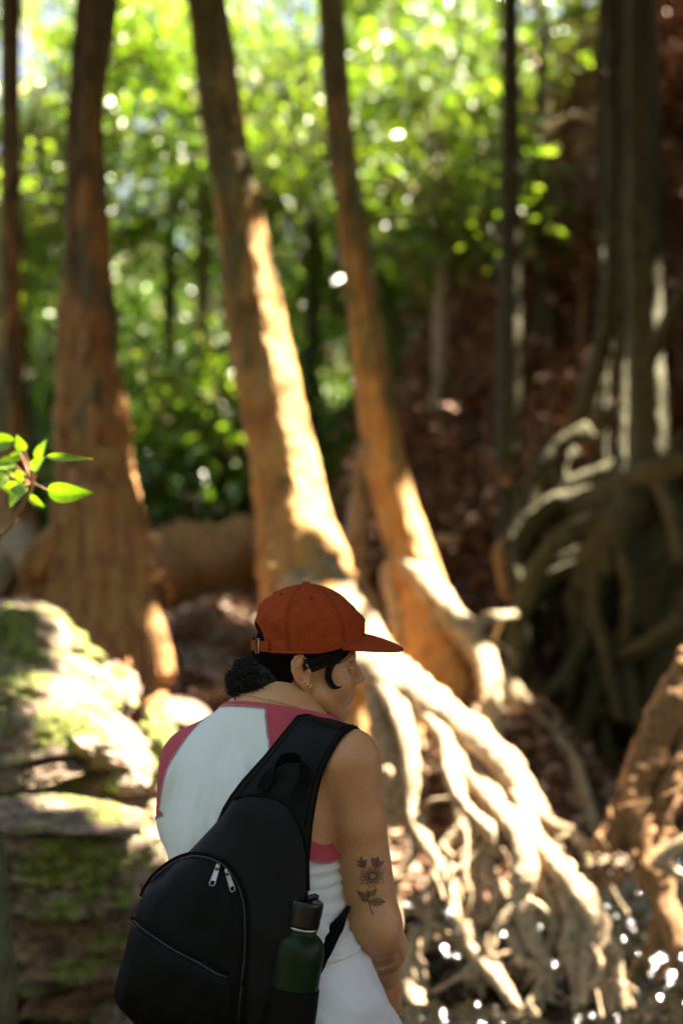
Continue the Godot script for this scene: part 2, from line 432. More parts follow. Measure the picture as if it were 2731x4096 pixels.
		for h in hosts.size():
			var dd := Vector2(p.x - hosts[h].top.x, p.z - hosts[h].top.z).length()
			if dd < bd: bd = dd; best = h
		per[best].append(p)
	var canopy_cols := [Color(0.12, 0.21, 0.035), Color(0.15, 0.25, 0.05), Color(0.10, 0.18, 0.03)]
	for h in hosts.size():
		var o: Node3D = hosts[h].o
		if per[h].is_empty(): continue
		crown_of(o, per[h], canopy_cols, 1000 + h, "crown", 0.8, 1.25)
		# limbs that carry the crown
		for k in mini(7, per[h].size()):
			var target: Vector3 = per[h][(k * 97) % per[h].size()]
			var st: Vector3 = hosts[h].top + Vector3(0, -0.6 - 0.25 * k, 0)
			var mid := st.lerp(target, 0.5) + Vector3(0, 0.35, 0)
			part("limb", tube_mesh([[st - o.position, .05], [mid - o.position, .035], [target - o.position, .012]], 6, 0.1, 0, 5, 2.0, 5), mats[hosts[h].m], o)
	build_background_trees()

# trunk with shade and grey lichen painted into its colour above a ragged edge
func trunk_mesh(pts: Array, flute: float, shade_lichen_y: float) -> ArrayMesh:
	var g := Geo.new(); tube(g, spline(pts, 14), 32, 0.05, flute, 5, 1.6)
	for p in g.v:
		var k := smoothstep(-0.10, 0.10, (p.y - shade_lichen_y) * 0.35 + noise.get_noise_3d(p.x * 5.0, p.y * 1.1, p.z * 5.0) * 1.1)
		var spot := smoothstep(0.25, 0.4, noise.get_noise_3d(p.x * 9.0 + 3.0, p.y * 4.0, p.z * 9.0))
		g.c.append(Color(1, 1, 1).lerp(Color(.40, .60, .80).lerp(Color(.85, 1.25, 1.8), spot * .7), k))
	return g.mesh()

func build_background_trees() -> void:
	# [px of the trunk, distance, crown centre height, crown radii, number of sprays, tone, label]
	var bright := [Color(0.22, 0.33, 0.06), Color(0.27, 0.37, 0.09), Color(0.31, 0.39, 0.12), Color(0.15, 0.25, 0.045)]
	var dark := [Color(0.12, 0.21, 0.035), Color(0.15, 0.25, 0.05), Color(0.10, 0.18, 0.03)]  # darker copy of the leaf colours, shade on these plants painted in
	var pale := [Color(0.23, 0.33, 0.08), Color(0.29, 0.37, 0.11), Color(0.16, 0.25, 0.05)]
	var rows := [
		[120, 14.0, 5.6, Vector3(2.0, 2.2, 1.6), 320, bright, "bright leafy tree in the background between the two leftmost trunks"],
		[640, 15.5, 6.2, Vector3(2.0, 2.2, 1.8), 380, bright, "bright leafy tree in the background left of the broad leaning trunk"],
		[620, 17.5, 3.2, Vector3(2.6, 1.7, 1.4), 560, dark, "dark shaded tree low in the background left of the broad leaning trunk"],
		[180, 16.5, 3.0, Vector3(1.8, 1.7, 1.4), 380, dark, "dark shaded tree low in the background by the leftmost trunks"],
		[800, 13.0, 2.9, Vector3(0.9, 0.8, 0.8), 130, bright, "small bright bush-like tree in front of the dark woods left of the cap"],
		[1200, 16.0, 5.6, Vector3(1.7, 2.6, 1.7), 400, bright, "bright yellow-green tree in the background between the two leaning trunks"],
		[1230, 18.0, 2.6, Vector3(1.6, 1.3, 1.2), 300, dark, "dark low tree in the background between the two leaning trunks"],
		[1660, 15.0, 6.2, Vector3(1.6, 2.1, 1.6), 560, bright, "bright leafy tree high in the background right of the slender leaning trunk"],
		[1820, 18.0, 5.2, Vector3(1.9, 1.9, 1.6), 520, pale, "pale green tree in the background just left of the straight olive trunk"],
		[2150, 13.5, 5.9, Vector3(0.8, 1.4, 0.8), 150, bright, "thin bright tree behind and right of the straight olive trunk"],
		[1000, 22.0, 8.5, Vector3(4.5, 2.8, 2.0), 330, pale, "tall pale tree far behind above the broad leaning trunk"],
		[300, 23.0, 8.0, Vector3(4.0, 2.8, 2.0), 260, pale, "tall pale tree far behind at the upper left"],
		[1800, 23.0, 9.0, Vector3(4.0, 2.6, 2.0), 260, pale, "tall pale tree far behind at the upper right"],
		[1210, 13.5, 4.6, Vector3(0.9, 1.9, 0.9), 260, bright, "yellow-green young tree in the background close behind the two leaning trunks"],
		[1640, 13.5, 4.4, Vector3(0.8, 1.2, 0.8), 200, bright, "yellow-green young tree in the background above the brown bank"],
		[1900, 14.0, 4.3, Vector3(0.7, 1.0, 0.7), 150, pale, "pale sunlit young tree against the straight olive trunk's left side"],
		[700, 13.2, 5.2, Vector3(1.1, 1.2, 0.9), 220, bright, "sunlit young tree in the background between the reddish and the broad trunk"],
		[160, 12.6, 4.6, Vector3(0.7, 1.4, 0.7), 170, bright, "sunlit young tree in the background between the two leftmost trunks"],
		[1760, 11.4, 4.3, Vector3(0.75, 1.1, 0.6), 170, bright, "leafy young tree overhanging the left end of the brown bank"],
		[2190, 11.2, 4.9, Vector3(0.6, 1.2, 0.6), 130, bright, "leafy young tree on the bank close right of the straight olive trunk"],
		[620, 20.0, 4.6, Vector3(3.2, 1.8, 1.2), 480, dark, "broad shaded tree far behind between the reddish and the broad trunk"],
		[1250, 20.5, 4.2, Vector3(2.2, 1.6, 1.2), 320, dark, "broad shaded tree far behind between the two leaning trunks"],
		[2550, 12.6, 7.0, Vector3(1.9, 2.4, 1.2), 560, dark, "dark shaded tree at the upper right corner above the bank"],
	]
	var n := 0
	for q in rows:
		n += 1
		var r := RandomNumberGenerator.new(); r.seed = 900 + n
		var d: float = q[1]; var x: float = (q[0] - 1365.5) * d / F
		var gy := ground_y(x, -d)
		var o := thing("forest_tree", q[6], "tree", Vector3(x, gy - 0.15, -d), "trees in the blurred background")
		var c := Vector3(x, q[2], -d)
		var lean := Vector3(r.randf_range(-.3, .3), 0, r.randf_range(-.2, .2))
		var top: Vector3 = c + Vector3(0, q[3].y * 0.7, 0) - o.position
		part("trunk", tube_mesh([[top, .02], [(c - o.position) + lean, .05], [Vector3(lean.x, maxf(0.8, top.y * 0.35), lean.z), .08], [Vector3.ZERO, .14]], 8, 0.1, 0.05, 5, 2.0, 6), mats.bark_pale if n % 2 else mats.bark_olive, o)
		for k in 5:
			var a := r.randf() * TAU
			var e: Vector3 = c - o.position + Vector3(cos(a) * q[3].x, r.randf_range(-.4, .8) * q[3].y, sin(a) * q[3].z) * 0.8
			var s: Vector3 = (c - o.position) + lean + Vector3(0, r.randf_range(-.4, .5) * q[3].y, 0)
			part("limb", tube_mesh([[s, .035], [s.lerp(e, .5) + Vector3(0, .15, 0), .025], [e, .008]], 5, 0.1, 0, 5, 2.0, 4), mats.bark_pale, o)
		# clumps: leaves gather round branch ends, with gaps between
		var clumps := []
		for k in maxi(6, int(q[4] / 14)):
			var a := r.randf() * TAU; var e := acos(r.randf_range(-1, 1)); var rr := pow(r.randf(), 0.4)
			clumps.append(c + Vector3(sin(e) * cos(a) * q[3].x, cos(e) * q[3].y, sin(e) * sin(a) * q[3].z) * rr)
		var places := []
		for k in int(q[4] * 0.7):
			var cc: Vector3 = clumps[r.randi() % clumps.size()]
			var lp := cc + Vector3(r.randfn(), r.randfn() * 0.6, r.randfn()) * 0.24
			if d < 14.0 and x > 1.5 and in_gap(lp, 0.2): continue
			places.append(lp)
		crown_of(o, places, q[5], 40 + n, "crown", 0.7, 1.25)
	# undergrowth on the forest floor and the slope behind
	var places := []
	for k in 5200:
		var d := rng.randf_range(12.0, 42.0); var x := rng.randf_range(-0.32, 0.30) * d
		if d < 15.0 and x > -0.2: continue
		places.append(Vector3(x, ground_y(x, -d) + rng.randf_range(0.05, 0.9 + maxf(0.0, d - 20.0) * 0.05), -d))
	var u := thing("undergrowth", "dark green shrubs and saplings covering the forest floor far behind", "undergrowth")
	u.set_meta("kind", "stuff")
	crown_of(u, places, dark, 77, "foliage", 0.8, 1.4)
	# rusty dead foliage caught on the steep bank
	places = []
	for k in 3400:
		var d := rng.randf_range(9.2, 13.5); var x := rng.randf_range(0.1, 3.2)
		if noise.get_noise_3d(x * .9, 7.0, d * .9) < -0.02: continue
		places.append(Vector3(x, ground_y(x, -d) + (rng.randf_range(0.0, 0.22) if k % 6 else rng.randf_range(0.2, 1.1)), -d))
	var dead := thing("dead_foliage", "rusty brown dead leaves and fronds hanging on the steep bank at right", "dead leaves")
	dead.set_meta("kind", "stuff")
	crown_of(dead, places, [Color(.22, .09, .03), Color(.30, .15, .06), Color(.38, .24, .13), Color(.14, .06, .02)], 83, "dry_leaves", 0.5, 1.0, mats.dry_leaf)
	# dry leaves lying on the banks
	var g := Geo.new()
	leaf_shape(g, Vector3(-.04, 0, 0), Vector3(1, 0.1, 0).normalized(), Vector3.UP, 0.09, 0.05, Color(1, 1, 1), 0.2, 0.25)
	var mm := MultiMesh.new(); mm.transform_format = MultiMesh.TRANSFORM_3D; mm.use_colors = true; mm.mesh = g.mesh()
	var tr := []
	for k in 13000:
		var d := rng.randf_range(4.6, 13.0); var x := rng.randf_range(-0.30, 0.30) * d
		var gy := ground_y(x, -d)
		if gy < 0.09: continue
		tr.append(Vector3(x, gy + 0.015, -d))
	mm.instance_count = tr.size()
	for k in tr.size():
		mm.set_instance_transform(k, Transform3D(Basis.from_euler(Vector3(rng.randf_range(-.5, .5), rng.randf() * TAU, rng.randf_range(-.5, .5))) * rng.randf_range(.7, 1.6), tr[k]))
		mm.set_instance_color(k, [Color(.36, .22, .13), Color(.28, .14, .07), Color(.44, .32, .22), Color(.20, .09, .04)][rng.randi() % 4])
	var lo := MultiMeshInstance3D.new(); lo.name = numbered("leaf_litter"); lo.multimesh = mm; lo.material_override = mats.dry_leaf; add_child(lo)
	tag(lo, "dry brown fallen leaves strewn over the banks", "leaf litter", "", "stuff")

# ---------------------------------------------------------------- roots
func root_things(o: Node3D, list: Array, m: Material, sides := 12, fringe := 0, lump := 0.15) -> void:
	var thin := Geo.new()
	for pix in list:
		var pts := path(pix)
		for q in pts: q[0] -= o.position
		part("root", tube_mesh(pts, sides, lump, 0.18, 3, 8.0, 8), m, o)
		if fringe <= 0: continue
		var sp := spline(pts, 6)
		for k in fringe:       # thin side roots and torn fibres
			var j := rng.randi() % sp.size(); var p: Vector3 = sp[j][0]; var rr: float = sp[j][1]
			var v := Vector3(rng.randfn() * .7, rng.randf_range(-1.0, .15), rng.randfn() * .5 + .25).normalized()
			var q := [[p, rr * .45], [p + v * (rr + .03), rng.randf_range(.006, .014)]]
			var e: Vector3 = q[1][0]
			for step in rng.randi_range(2, 4):
				v = (v + Vector3(rng.randfn() * .5, -.35, rng.randfn() * .4)).normalized(); e += v * rng.randf_range(.04, .11)
				q.append([e, rng.randf_range(.004, .010)])
			tube(thin, spline(q, 3), 6, .2, 0.0, 5, 14.0)
	if thin.v.size() > 0: part("rootlets", thin.mesh(), m, o).set_meta("kind", "stuff")

func build_roots() -> void:
	var broad: Node3D = get_node("leaning_tree_001"); var slim: Node3D = get_node("leaning_tree_002")
	var fig: Node3D = get_node("fig_tree"); var butt: Node3D = get_node("buttressed_tree"); var left: Node3D = get_node("leaning_tree")
	root_things(broad, [
		[[1240, 2330, 6.95, .16], [1395, 2560, 6.6, .14], [1500, 2680, 6.3, .115], [1680, 2800, 6.0, .085], [1850, 2920, 5.8, .07], [2000, 3050, 5.6, .06], [2110, 3200, 5.5, .05], [2180, 3350, 5.4, .045], [2230, 3600, 5.2, .04]],
		[[1400, 2620, 6.5, 0.072], [1540, 2760, 6.1, 0.058], [1610, 2900, 5.8, 0.040], [1640, 3050, 5.6, 0.032], [1650, 3220, 5.5, 0.029], [1700, 3370, 5.3, 0.029], [1780, 3480, 5.2, 0.032], [1800, 3580, 5.1, 0.022], [1850, 3800, 5.0, 0.014]],
		[[1650, 2800, 6.0, 0.043], [1780, 2960, 5.7, 0.030], [1830, 3130, 5.5, 0.027], [1850, 3300, 5.4, 0.025], [1930, 3420, 5.3, 0.025], [1970, 3520, 5.2, 0.029], [2060, 3640, 5.1, 0.022], [2090, 3800, 5.0, 0.018]],
		[[1700, 2830, 5.95, 0.043], [1850, 3060, 5.65, 0.047], [1960, 3200, 5.45, 0.043], [2070, 3330, 5.2, 0.040], [2095, 3480, 5.1, 0.043], [2080, 3610, 5.05, 0.036], [2130, 3760, 5.0, 0.032], [2180, 3860, 4.95, 0.022], [2200, 4050, 4.9, 0.014]],
		[[2060, 3170, 5.4, 0.029], [2140, 3360, 5.25, 0.036], [2250, 3490, 5.1, 0.043], [2340, 3610, 5.0, 0.043], [2390, 3730, 4.95, 0.040], [2410, 3920, 4.9, 0.036], [2430, 4150, 4.85, 0.036]],
		[[1780, 2960, 5.7, 0.029], [1800, 3120, 5.45, 0.022], [1870, 3240, 5.3, 0.025], [1960, 3330, 5.25, 0.032], [1980, 3400, 5.2, 0.022]],
		[[1690, 3340, 5.35, 0.022], [1640, 3420, 5.3, 0.025], [1590, 3510, 5.25, 0.014], [1560, 3640, 5.2, 0.011]],
		[[1870, 3690, 5.05, 0.022], [1890, 3800, 5.0, 0.040], [1960, 3880, 4.95, 0.032], [2040, 3990, 4.9, 0.022], [2110, 4070, 4.85, 0.022], [2160, 4180, 4.8, 0.022]],
		[[1700, 3720, 5.15, 0.022], [1640, 3800, 5.1, 0.043], [1650, 3950, 5.0, 0.050], [1670, 4130, 4.9, 0.058]],
		[[2020, 3680, 5.05, 0.014], [2060, 3780, 5.0, 0.022], [2090, 3870, 4.95, 0.014]],
		[[2230, 3540, 5.1, 0.022], [2290, 3680, 5.0, 0.036], [2280, 3800, 4.95, 0.040], [2310, 3950, 4.9, 0.025], [2300, 4150, 4.85, 0.022]],
		[[2360, 3730, 4.95, 0.029], [2330, 3880, 4.9, 0.022], [2340, 4130, 4.85, 0.014]],
		[[1960, 3520, 5.2, 0.014], [2000, 3620, 5.15, 0.013], [1930, 3700, 5.1, 0.011]],
		[[2180, 3860, 4.95, 0.014], [2150, 3960, 4.9, 0.018], [2100, 4040, 4.85, 0.014]],
		[[1500, 2700, 6.25, 0.050], [1530, 2900, 6.0, 0.065], [1560, 3050, 5.9, 0.072], [1570, 3300, 5.8, 0.058]],
		[[1760, 3470, 5.2, 0.022], [1700, 3560, 5.15, 0.016], [1720, 3680, 5.1, 0.013], [1690, 3800, 5.05, 0.011]],
		[[1850, 3290, 5.4, 0.018], [1770, 3380, 5.35, 0.014], [1740, 3450, 5.3, 0.010]],
		[[2080, 3600, 5.05, 0.022], [1990, 3700, 5.0, 0.016], [1950, 3800, 4.98, 0.022], [1900, 3900, 4.95, 0.014]],
		[[2390, 3720, 4.95, 0.022], [2460, 3800, 4.9, 0.016], [2480, 3950, 4.85, 0.013], [2500, 4120, 4.8, 0.011]],
		[[2110, 3200, 5.5, 0.025], [2200, 3290, 5.4, 0.022], [2290, 3330, 5.3, 0.018], [2360, 3400, 5.2, 0.013]],
		[[1940, 3230, 5.45, 0.022], [1900, 3400, 5.3, 0.018], [1900, 3560, 5.2, 0.016], [1860, 3680, 5.1, 0.022]],
		[[2150, 3370, 5.25, 0.022], [2170, 3520, 5.15, 0.022], [2220, 3660, 5.05, 0.020], [2200, 3780, 5.0, 0.014]],
	], mats.root_pale, 16, 5, 0.18)
	root_things(slim, [
		[[1640, 2260, 7.7, .09], [1780, 2440, 7.3, .075], [1880, 2560, 7.1, .07], [1940, 2660, 6.9, .06], [1960, 2830, 6.7, .05], [1975, 3000, 6.5, .04], [2000, 3300, 6.2, .03]],
		[[1720, 2500, 7.4, .08], [1850, 2560, 7.3, .07], [1990, 2700, 7.1, .06], [2130, 2880, 6.9, .05], [2280, 3060, 6.7, .05], [2360, 3300, 6.3, .04]],
		[[1460, 1780, 8.2, .05], [1430, 2000, 8.2, .055], [1405, 2250, 8.1, .07], [1390, 2480, 8.0, .09]],
		[[1600, 2240, 7.75, .05], [1560, 2300, 7.7, .06], [1610, 2480, 7.6, .09], [1640, 2700, 7.4, .1]],
		[[1860, 2560, 7.1, .04], [1930, 2480, 7.2, .03], [2060, 2460, 7.4, .02]],
	], mats.bark_pale, 12, 5)
	root_things(fig, [
		[[2440, -400, 9.19, 0.040], [2450, 500, 9.04, 0.050], [2450, 950, 9.04, 0.056], [2425, 1300, 9.04, 0.063], [2340, 1600, 9.19, 0.069], [2270, 1800, 9.47, 0.063], [2200, 2010, 9.75, 0.069], [2160, 2300, 9.88, 0.084]],
		[[2485, -400, 9.04, 0.029], [2492, 800, 8.91, 0.029], [2485, 1400, 8.91, 0.034], [2470, 1900, 8.75, 0.040], [2440, 2300, 8.75, 0.040]],
		[[2410, -400, 9.60, 0.029], [2400, 700, 9.60, 0.029], [2410, 1500, 9.47, 0.029], [2400, 2100, 9.32, 0.040]],
		[[2750, 1830, 8.06, 0.069], [2600, 1900, 8.22, 0.084], [2430, 1970, 8.48, 0.084], [2260, 2050, 8.91, 0.069], [2150, 2150, 9.32, 0.069]],
		[[2640, 1930, 8.35, 0.098], [2480, 2080, 8.22, 0.119], [2390, 2230, 8.22, 0.119], [2340, 2420, 8.35, 0.098], [2310, 2650, 8.48, 0.069], [2290, 3000, 8.63, 0.069]],
		[[2600, 1900, 8.29, 0.069], [2690, 2030, 8.06, 0.069], [2740, 2250, 7.94, 0.084]],
		[[2740, 2470, 7.66, 0.056], [2600, 2570, 7.79, 0.050], [2460, 2630, 8.06, 0.040], [2350, 2680, 8.35, 0.040]],
		[[2460, 2160, 8.22, 0.056], [2520, 2350, 8.06, 0.050], [2500, 2600, 8.06, 0.040], [2540, 2900, 7.94, 0.040]],
		[[2760, 1100, 8.35, 0.040], [2660, 1300, 8.48, 0.050], [2560, 1500, 8.63, 0.040]],
		[[2300, 2500, 8.91, 0.040], [2400, 2440, 8.75, 0.040], [2560, 2400, 8.63, 0.034], [2740, 2300, 8.35, 0.029]],
	], mats.bark_olive)
	root_things(fig, [
		[[2790, 2640, 5.4, .07], [2680, 2800, 5.35, .075], [2600, 2980, 5.3, .07], [2540, 3130, 5.25, .06], [2500, 3270, 5.2, .06], [2430, 3350, 5.15, .05], [2390, 3380, 5.1, .03]],
		[[2520, 3220, 5.2, .07], [2570, 3370, 5.15, .065], [2610, 3500, 5.1, .06], [2650, 3620, 5.05, .05], [2700, 3800, 5.0, .04]],
		[[2790, 2950, 5.3, .06], [2700, 3120, 5.25, .06], [2640, 3260, 5.2, .05], [2610, 3360, 5.18, .05]],
		[[2770, 2780, 5.35, .05], [2640, 2930, 5.3, .045], [2560, 3080, 5.3, .04], [2490, 3180, 5.25, .03], [2440, 3330, 5.2, .025]],
	], mats.root_brown, 14, 5, 0.2)
	# looping web of the fig's roots at the right edge
	var loops := []
	for k in 30:
		var x0 := rng.randf_range(2250, 2760); var y0 := rng.randf_range(1700, 2500); var x1 := x0 + rng.randf_range(-420, 200); var y1 := y0 + rng.randf_range(250, 700)
		var d0 := rng.randf_range(8.2, 9.2); var rad := rng.randf_range(.022, .06); var bow := rng.randf_range(-160, 160)
		loops.append([[x0, y0, d0, rad], [lerpf(x0, x1, .3) + bow, lerpf(y0, y1, .3) - 40, d0 - .1, rad * 1.05], [lerpf(x0, x1, .7) + bow * .8, lerpf(y0, y1, .7), d0 - .2, rad], [x1, y1, d0 - .3, rad * .9], [x1 + rng.randf_range(-80, 80), y1 + 300, d0 - .4, rad * .7]])
	root_things(fig, loops, mats.bark_olive, 9)
	# roots creeping down the earth bank
	var straight: Node3D = get_node("straight_tree")
	var bank := []
	for k in 34:
		var x := rng.randf_range(0.55, 2.6); var top := rng.randf_range(10.4, 12.6); var q := []; var rad := rng.randf_range(.012, .04)
		for step in 8:
			var d := lerpf(top, 9.2, step / 7.0)
			q.append([Vector3(x, ground_y(x, -d) + rad * .5, -d) - straight.position, rad * (1.0 - .06 * step)])
			x += rng.randfn() * .09
		part("root", tube_mesh(q, 7, .2, 0, 5, 6.0, 4), mats.root_brown, straight)
	root_things(butt, [
		[[440, 1800, 6.85, .06], [495, 2020, 6.75, .075], [535, 2250, 6.6, .07], [550, 2480, 6.5, .06], [590, 2680, 6.4, .07], [620, 2900, 6.2, .06]],
		[[470, 2250, 6.65, .08], [560, 2420, 6.5, .06], [620, 2560, 6.4, .06], [660, 2720, 6.3, .05]],
		[[350, 1900, 6.8, .09], [285, 2200, 6.65, .09], [240, 2420, 6.5, .08], [200, 2600, 6.4, .08]],
		[[395, 1950, 6.75, .09], [410, 2250, 6.6, .085], [415, 2550, 6.45, .08], [440, 2850, 6.3, .08]],
		[[330, 2100, 6.75, .08], [200, 2180, 6.6, .07], [100, 2300, 6.5, .06]],
		[[300, 1980, 6.85, .07], [250, 2150, 6.75, .06], [180, 2300, 6.6, .05], [120, 2420, 6.5, .05]],
		[[420, 2000, 6.75, .06], [460, 2200, 6.6, .055], [480, 2400, 6.5, .05], [500, 2620, 6.4, .05]],
		[[340, 1950, 6.8, .08], [330, 2180, 6.65, .075], [310, 2400, 6.5, .07], [330, 2620, 6.4, .07]],
	], mats.bark_red, 12, 4, 0.07)
	root_things(left, [
		[[60, 2150, 7.0, .09], [140, 2260, 6.8, .07], [180, 2360, 6.7, .06], [230, 2450, 6.6, .05]],
		[[70, 2200, 7.1, .08], [0, 2300, 6.9, .07], [-60, 2400, 6.8, .06]],
	], mats.root_pale)

# ---------------------------------------------------------------- rocks
func boulder_mesh(r: Vector3, sd: int, moss: float, tint: Color, tilt := 0.0, cuts := 13) -> ArrayMesh:
	var rr := RandomNumberGenerator.new(); rr.seed = sd
	var planes := []
	for k in cuts:
		var nrm := Vector3(rr.randfn(), rr.randfn() * 0.8, rr.randfn()).normalized()
		planes.append([nrm, rr.randf_range(0.60, 0.92)])
	var g := Geo.new(); var nu := 90; var nv := 56
	var rot := Basis(Vector3(0, 0, 1), tilt)
	for a in nv + 1:
		var th := PI * a / nv
		for b in nu + 1:
			var ph := TAU * (b % nu) / nu
			var d := Vector3(sin(th) * cos(ph), cos(th), sin(th) * sin(ph))
			var m := 1.0
			for q in planes:
				var dn: float = q[0].dot(d)
				if dn > 0.05:
					var e: float = q[1] / dn
					m = m - maxf(0.0, m - e) * 0.97
			var off := Vector3(sd * 3.1, sd * 1.7, 0)
			m += 0.13 * noise.get_noise_3dv(d * 1.6 + off) + 0.09 * rough_noise.get_noise_3dv(d * 4.0 + off) + 0.03 * rough_noise.get_noise_3dv(d * 13.0 + off)
			var p := rot * (d * m * r)
			var mn := noise.get_noise_3dv(p * 3.2 + off) + 0.6 * rough_noise.get_noise_3dv(p * 14.0 + off)
			var k := smoothstep(0.0, 0.18, mn + moss - 0.45)
			var st := clampf(0.9 + 0.5 * noise.get_noise_3dv(p * 5.0 - off), 0.5, 1.3)
			g.add(p, (tint * st).lerp(Color(0.62, 1.05, 0.22), k))
	for a in nv:
		for b in nu:
			g.quad(a * (nu + 1) + b, a * (nu + 1) + b + 1, (a + 1) * (nu + 1) + b + 1, (a + 1) * (nu + 1) + b)
	return g.mesh()

func boulder(called: String, px: float, py: float, d: float, r: Vector3, sd: int, moss: float, label: String, tilt := 0.0, tint := Color(1, 1, 1)) -> void:
	var o := part(called, boulder_mesh(r, sd, moss, tint, tilt), mats.rock, self)
	o.position = at(px, py, d)
	tag(o, label, "boulder", "rocks along the left bank")

func build_rocks() -> void:
	boulder("boulder", 60, 2640, 5.5, Vector3(.38, .22, .35), 3, .62, "moss-topped boulder highest at the left edge under the saplings", -0.35)
	boulder("boulder", 190, 2830, 5.2, Vector3(.46, .15, .35), 4, .35, "long pale slab sloping down right across the upper left rock pile", -0.42)
	boulder("boulder", 440, 2790, 5.5, Vector3(.14, .13, .18), 5, .2, "small bright rounded rock at the right end of the upper rock pile", -0.6)
	boulder("boulder", 90, 2960, 4.9, Vector3(.27, .13, .28), 6, .66, "mossy wedge-shaped boulder at the left edge above the dark gap", 0.05)
	boulder("boulder", 430, 2990, 4.95, Vector3(.20, .10, .25), 7, .40, "pale sunlit rock leaning beside the person's shoulder", -0.5)
	boulder("boulder", 520, 3120, 4.8, Vector3(.085, .055, .12), 8, .62, "small moss-flecked stone perched above the dark gap", 0.1)
	boulder("boulder", 600, 3010, 5.3, Vector3(.10, .2, .2), 9, .55, "mossy upright stone just left of the white shirt", -0.1)
	boulder("boulder", 250, 3170, 5.35, Vector3(.42, .30, .32), 10, .5, "dark shaded boulder inside the gap of the left rock pile", 0.0)
	boulder("boulder", 250, 3450, 4.55, Vector3(.34, .20, .32), 11, .60, "large mossy boulder with flat pinkish top left of the backpack", -0.12)
	boulder("boulder", 590, 3390, 4.95, Vector3(.16, .15, .25), 12, .35, "sunlit boulder tucked between the large mossy one and the person", -0.5)
	boulder("boulder", 330, 3740, 4.75, Vector3(.42, .20, .32), 13, .3, "dark brown wet boulder low beside the backpack", 0.0, Color(.9, .72, .58))
	boulder("boulder", 330, 4010, 4.85, Vector3(.24, .09, .22), 14, .05, "orange-brown stone washed by the stream at bottom left", -0.15, Color(1.0, .72, .5))
	boulder("boulder", 560, 4110, 4.7, Vector3(.18, .12, .22), 24, .05, "low wet stone under the backpack at the bottom edge", 0.1)
	boulder("boulder", 800, 2510, 9.0, Vector3(.17, .15, .15), 15, .1, "rounded golden boulder in front of the fallen log", 0.0, Color(1.0, .82, .6))
	boulder("boulder", 950, 2570, 8.8, Vector3(.22, .14, .2), 16, .3, "larger golden boulder half hidden behind the hair bun", 0.1, Color(1.0, .82, .6))
	boulder("boulder", 850, 2720, 8.2, Vector3(.28, .15, .25), 17, .5, "olive shaded boulder below the golden ones", -0.2)
	boulder("boulder", 720, 2860, 6.4, Vector3(.22, .07, .25), 18, .1, "flat bright stone behind the person's left shoulder", -0.2)
	boulder("boulder", 930, 2790, 7.0, Vector3(.14, .09, .16), 19, .1, "pale stone just below the hair bun", 0.1)
	boulder("boulder", 640, 3270, 5.1, Vector3(.08, .07, .12), 21, .3, "small sunlit cobble touching the outline of the white shirt", 0.2)
	boulder("boulder", 2420, 3480, 5.4, Vector3(.12, .08, .12), 22, .1, "pale sunlit stone among the right-hand roots above the water", 0.2)
	boulder("boulder", 2640, 3900, 5.3, Vector3(.22, .14, .2), 23, .1, "dark wet boulder under the water at bottom right", 0.2)
	# thinner ledges that make up the stacked pile on the left
	for q in [[330, 2700, 5.35, Vector3(.26, .055, .2), -.5, "thin pale ledge sloping down right over the upper rock pile"], [60, 2760, 5.1, Vector3(.26, .05, .22), -.25, "flat ledge jutting from the left edge between two mossy boulders"], [300, 2930, 4.95, Vector3(.24, .05, .2), -.55, "narrow sunlit ledge leaning toward the person's shoulder"],
			[520, 2960, 5.15, Vector3(.12, .05, .15), -.7, "small tilted slab right against the person's left shoulder"], [130, 3085, 4.75, Vector3(.22, .045, .2), .12, "thin mossy shelf of rock over the dark gap"], [250, 3265, 4.45, Vector3(.32, .045, .22), -.06, "broad flat capstone lying on the large mossy boulder"],
			[540, 3330, 4.6, Vector3(.13, .05, .16), -.45, "tilted slab at the right shoulder of the large mossy boulder"], [150, 2480, 5.7, Vector3(.2, .07, .18), -.3, "topmost weathered slab of the left rock pile"], [400, 3620, 4.6, Vector3(.2, .05, .2), -.2, "dark slab tucked beneath the large mossy boulder"]]:
		boulder("ledge", q[0], q[1], q[2], q[3], 40 + int(q[0]) % 37, .42, q[5], q[4])
	# fallen log behind
	var o := thing("fallen_log", "thick reddish fallen log lying across the background left of the cap", "log", at(780, 2320, 11.0))
	var pts := path([[420, 2420, 10.6, .36], [620, 2350, 10.8, .40], [850, 2310, 11.1, .42], [1080, 2290, 11.4, .44], [1300, 2280, 11.7, .44]])
	for q in pts: q[0] -= o.position
	part("trunk", tube_mesh(pts, 26, 0.12, 0.05, 5, 2.0, 8), mats.bark_red, o)
	part("branch_stub", tube_mesh([[Vector3(-.3, .2, .1), .09], [Vector3(-.42, .5, .22), .06], [Vector3(-.46, .62, .26), .05]], 9, .15), mats.bark_red, o)

# ---------------------------------------------------------------- small plants, twigs
func fine_leaf(g: Geo, dir: Vector3, up: Vector3, length: float, width: float, col: Color, curl: float) -> void:
	var side := dir.cross(up).normalized(); var nn := side.cross(dir).normalized(); var n := 14
	for k in n + 1:
		var u := float(k) / n
		var w := width * .5 * pow(sin(PI * pow(u, .72)), .85) * (1.0 - .25 * u)
		var mid := dir * length * u - nn * length * curl * u * u
		for e in [-1.0, -.5, 0.0, .5, 1.0]:
			var wave := .03 * length * sin(u * 16.0 + e * 2.0) * absf(e)
			g.add(mid + side * w * e + nn * (absf(e) * w * .35 + wave * .3), col * (1.0 + (.30 if e == 0.0 else 0.0) + .22 * noise.get_noise_2d(u * 9.0, e * 4.0 + length * 90.0)))
	for k in n:
		for e in 4: g.quad(k * 5 + e, k * 5 + e + 1, k * 5 + e + 6, k * 5 + e + 5)
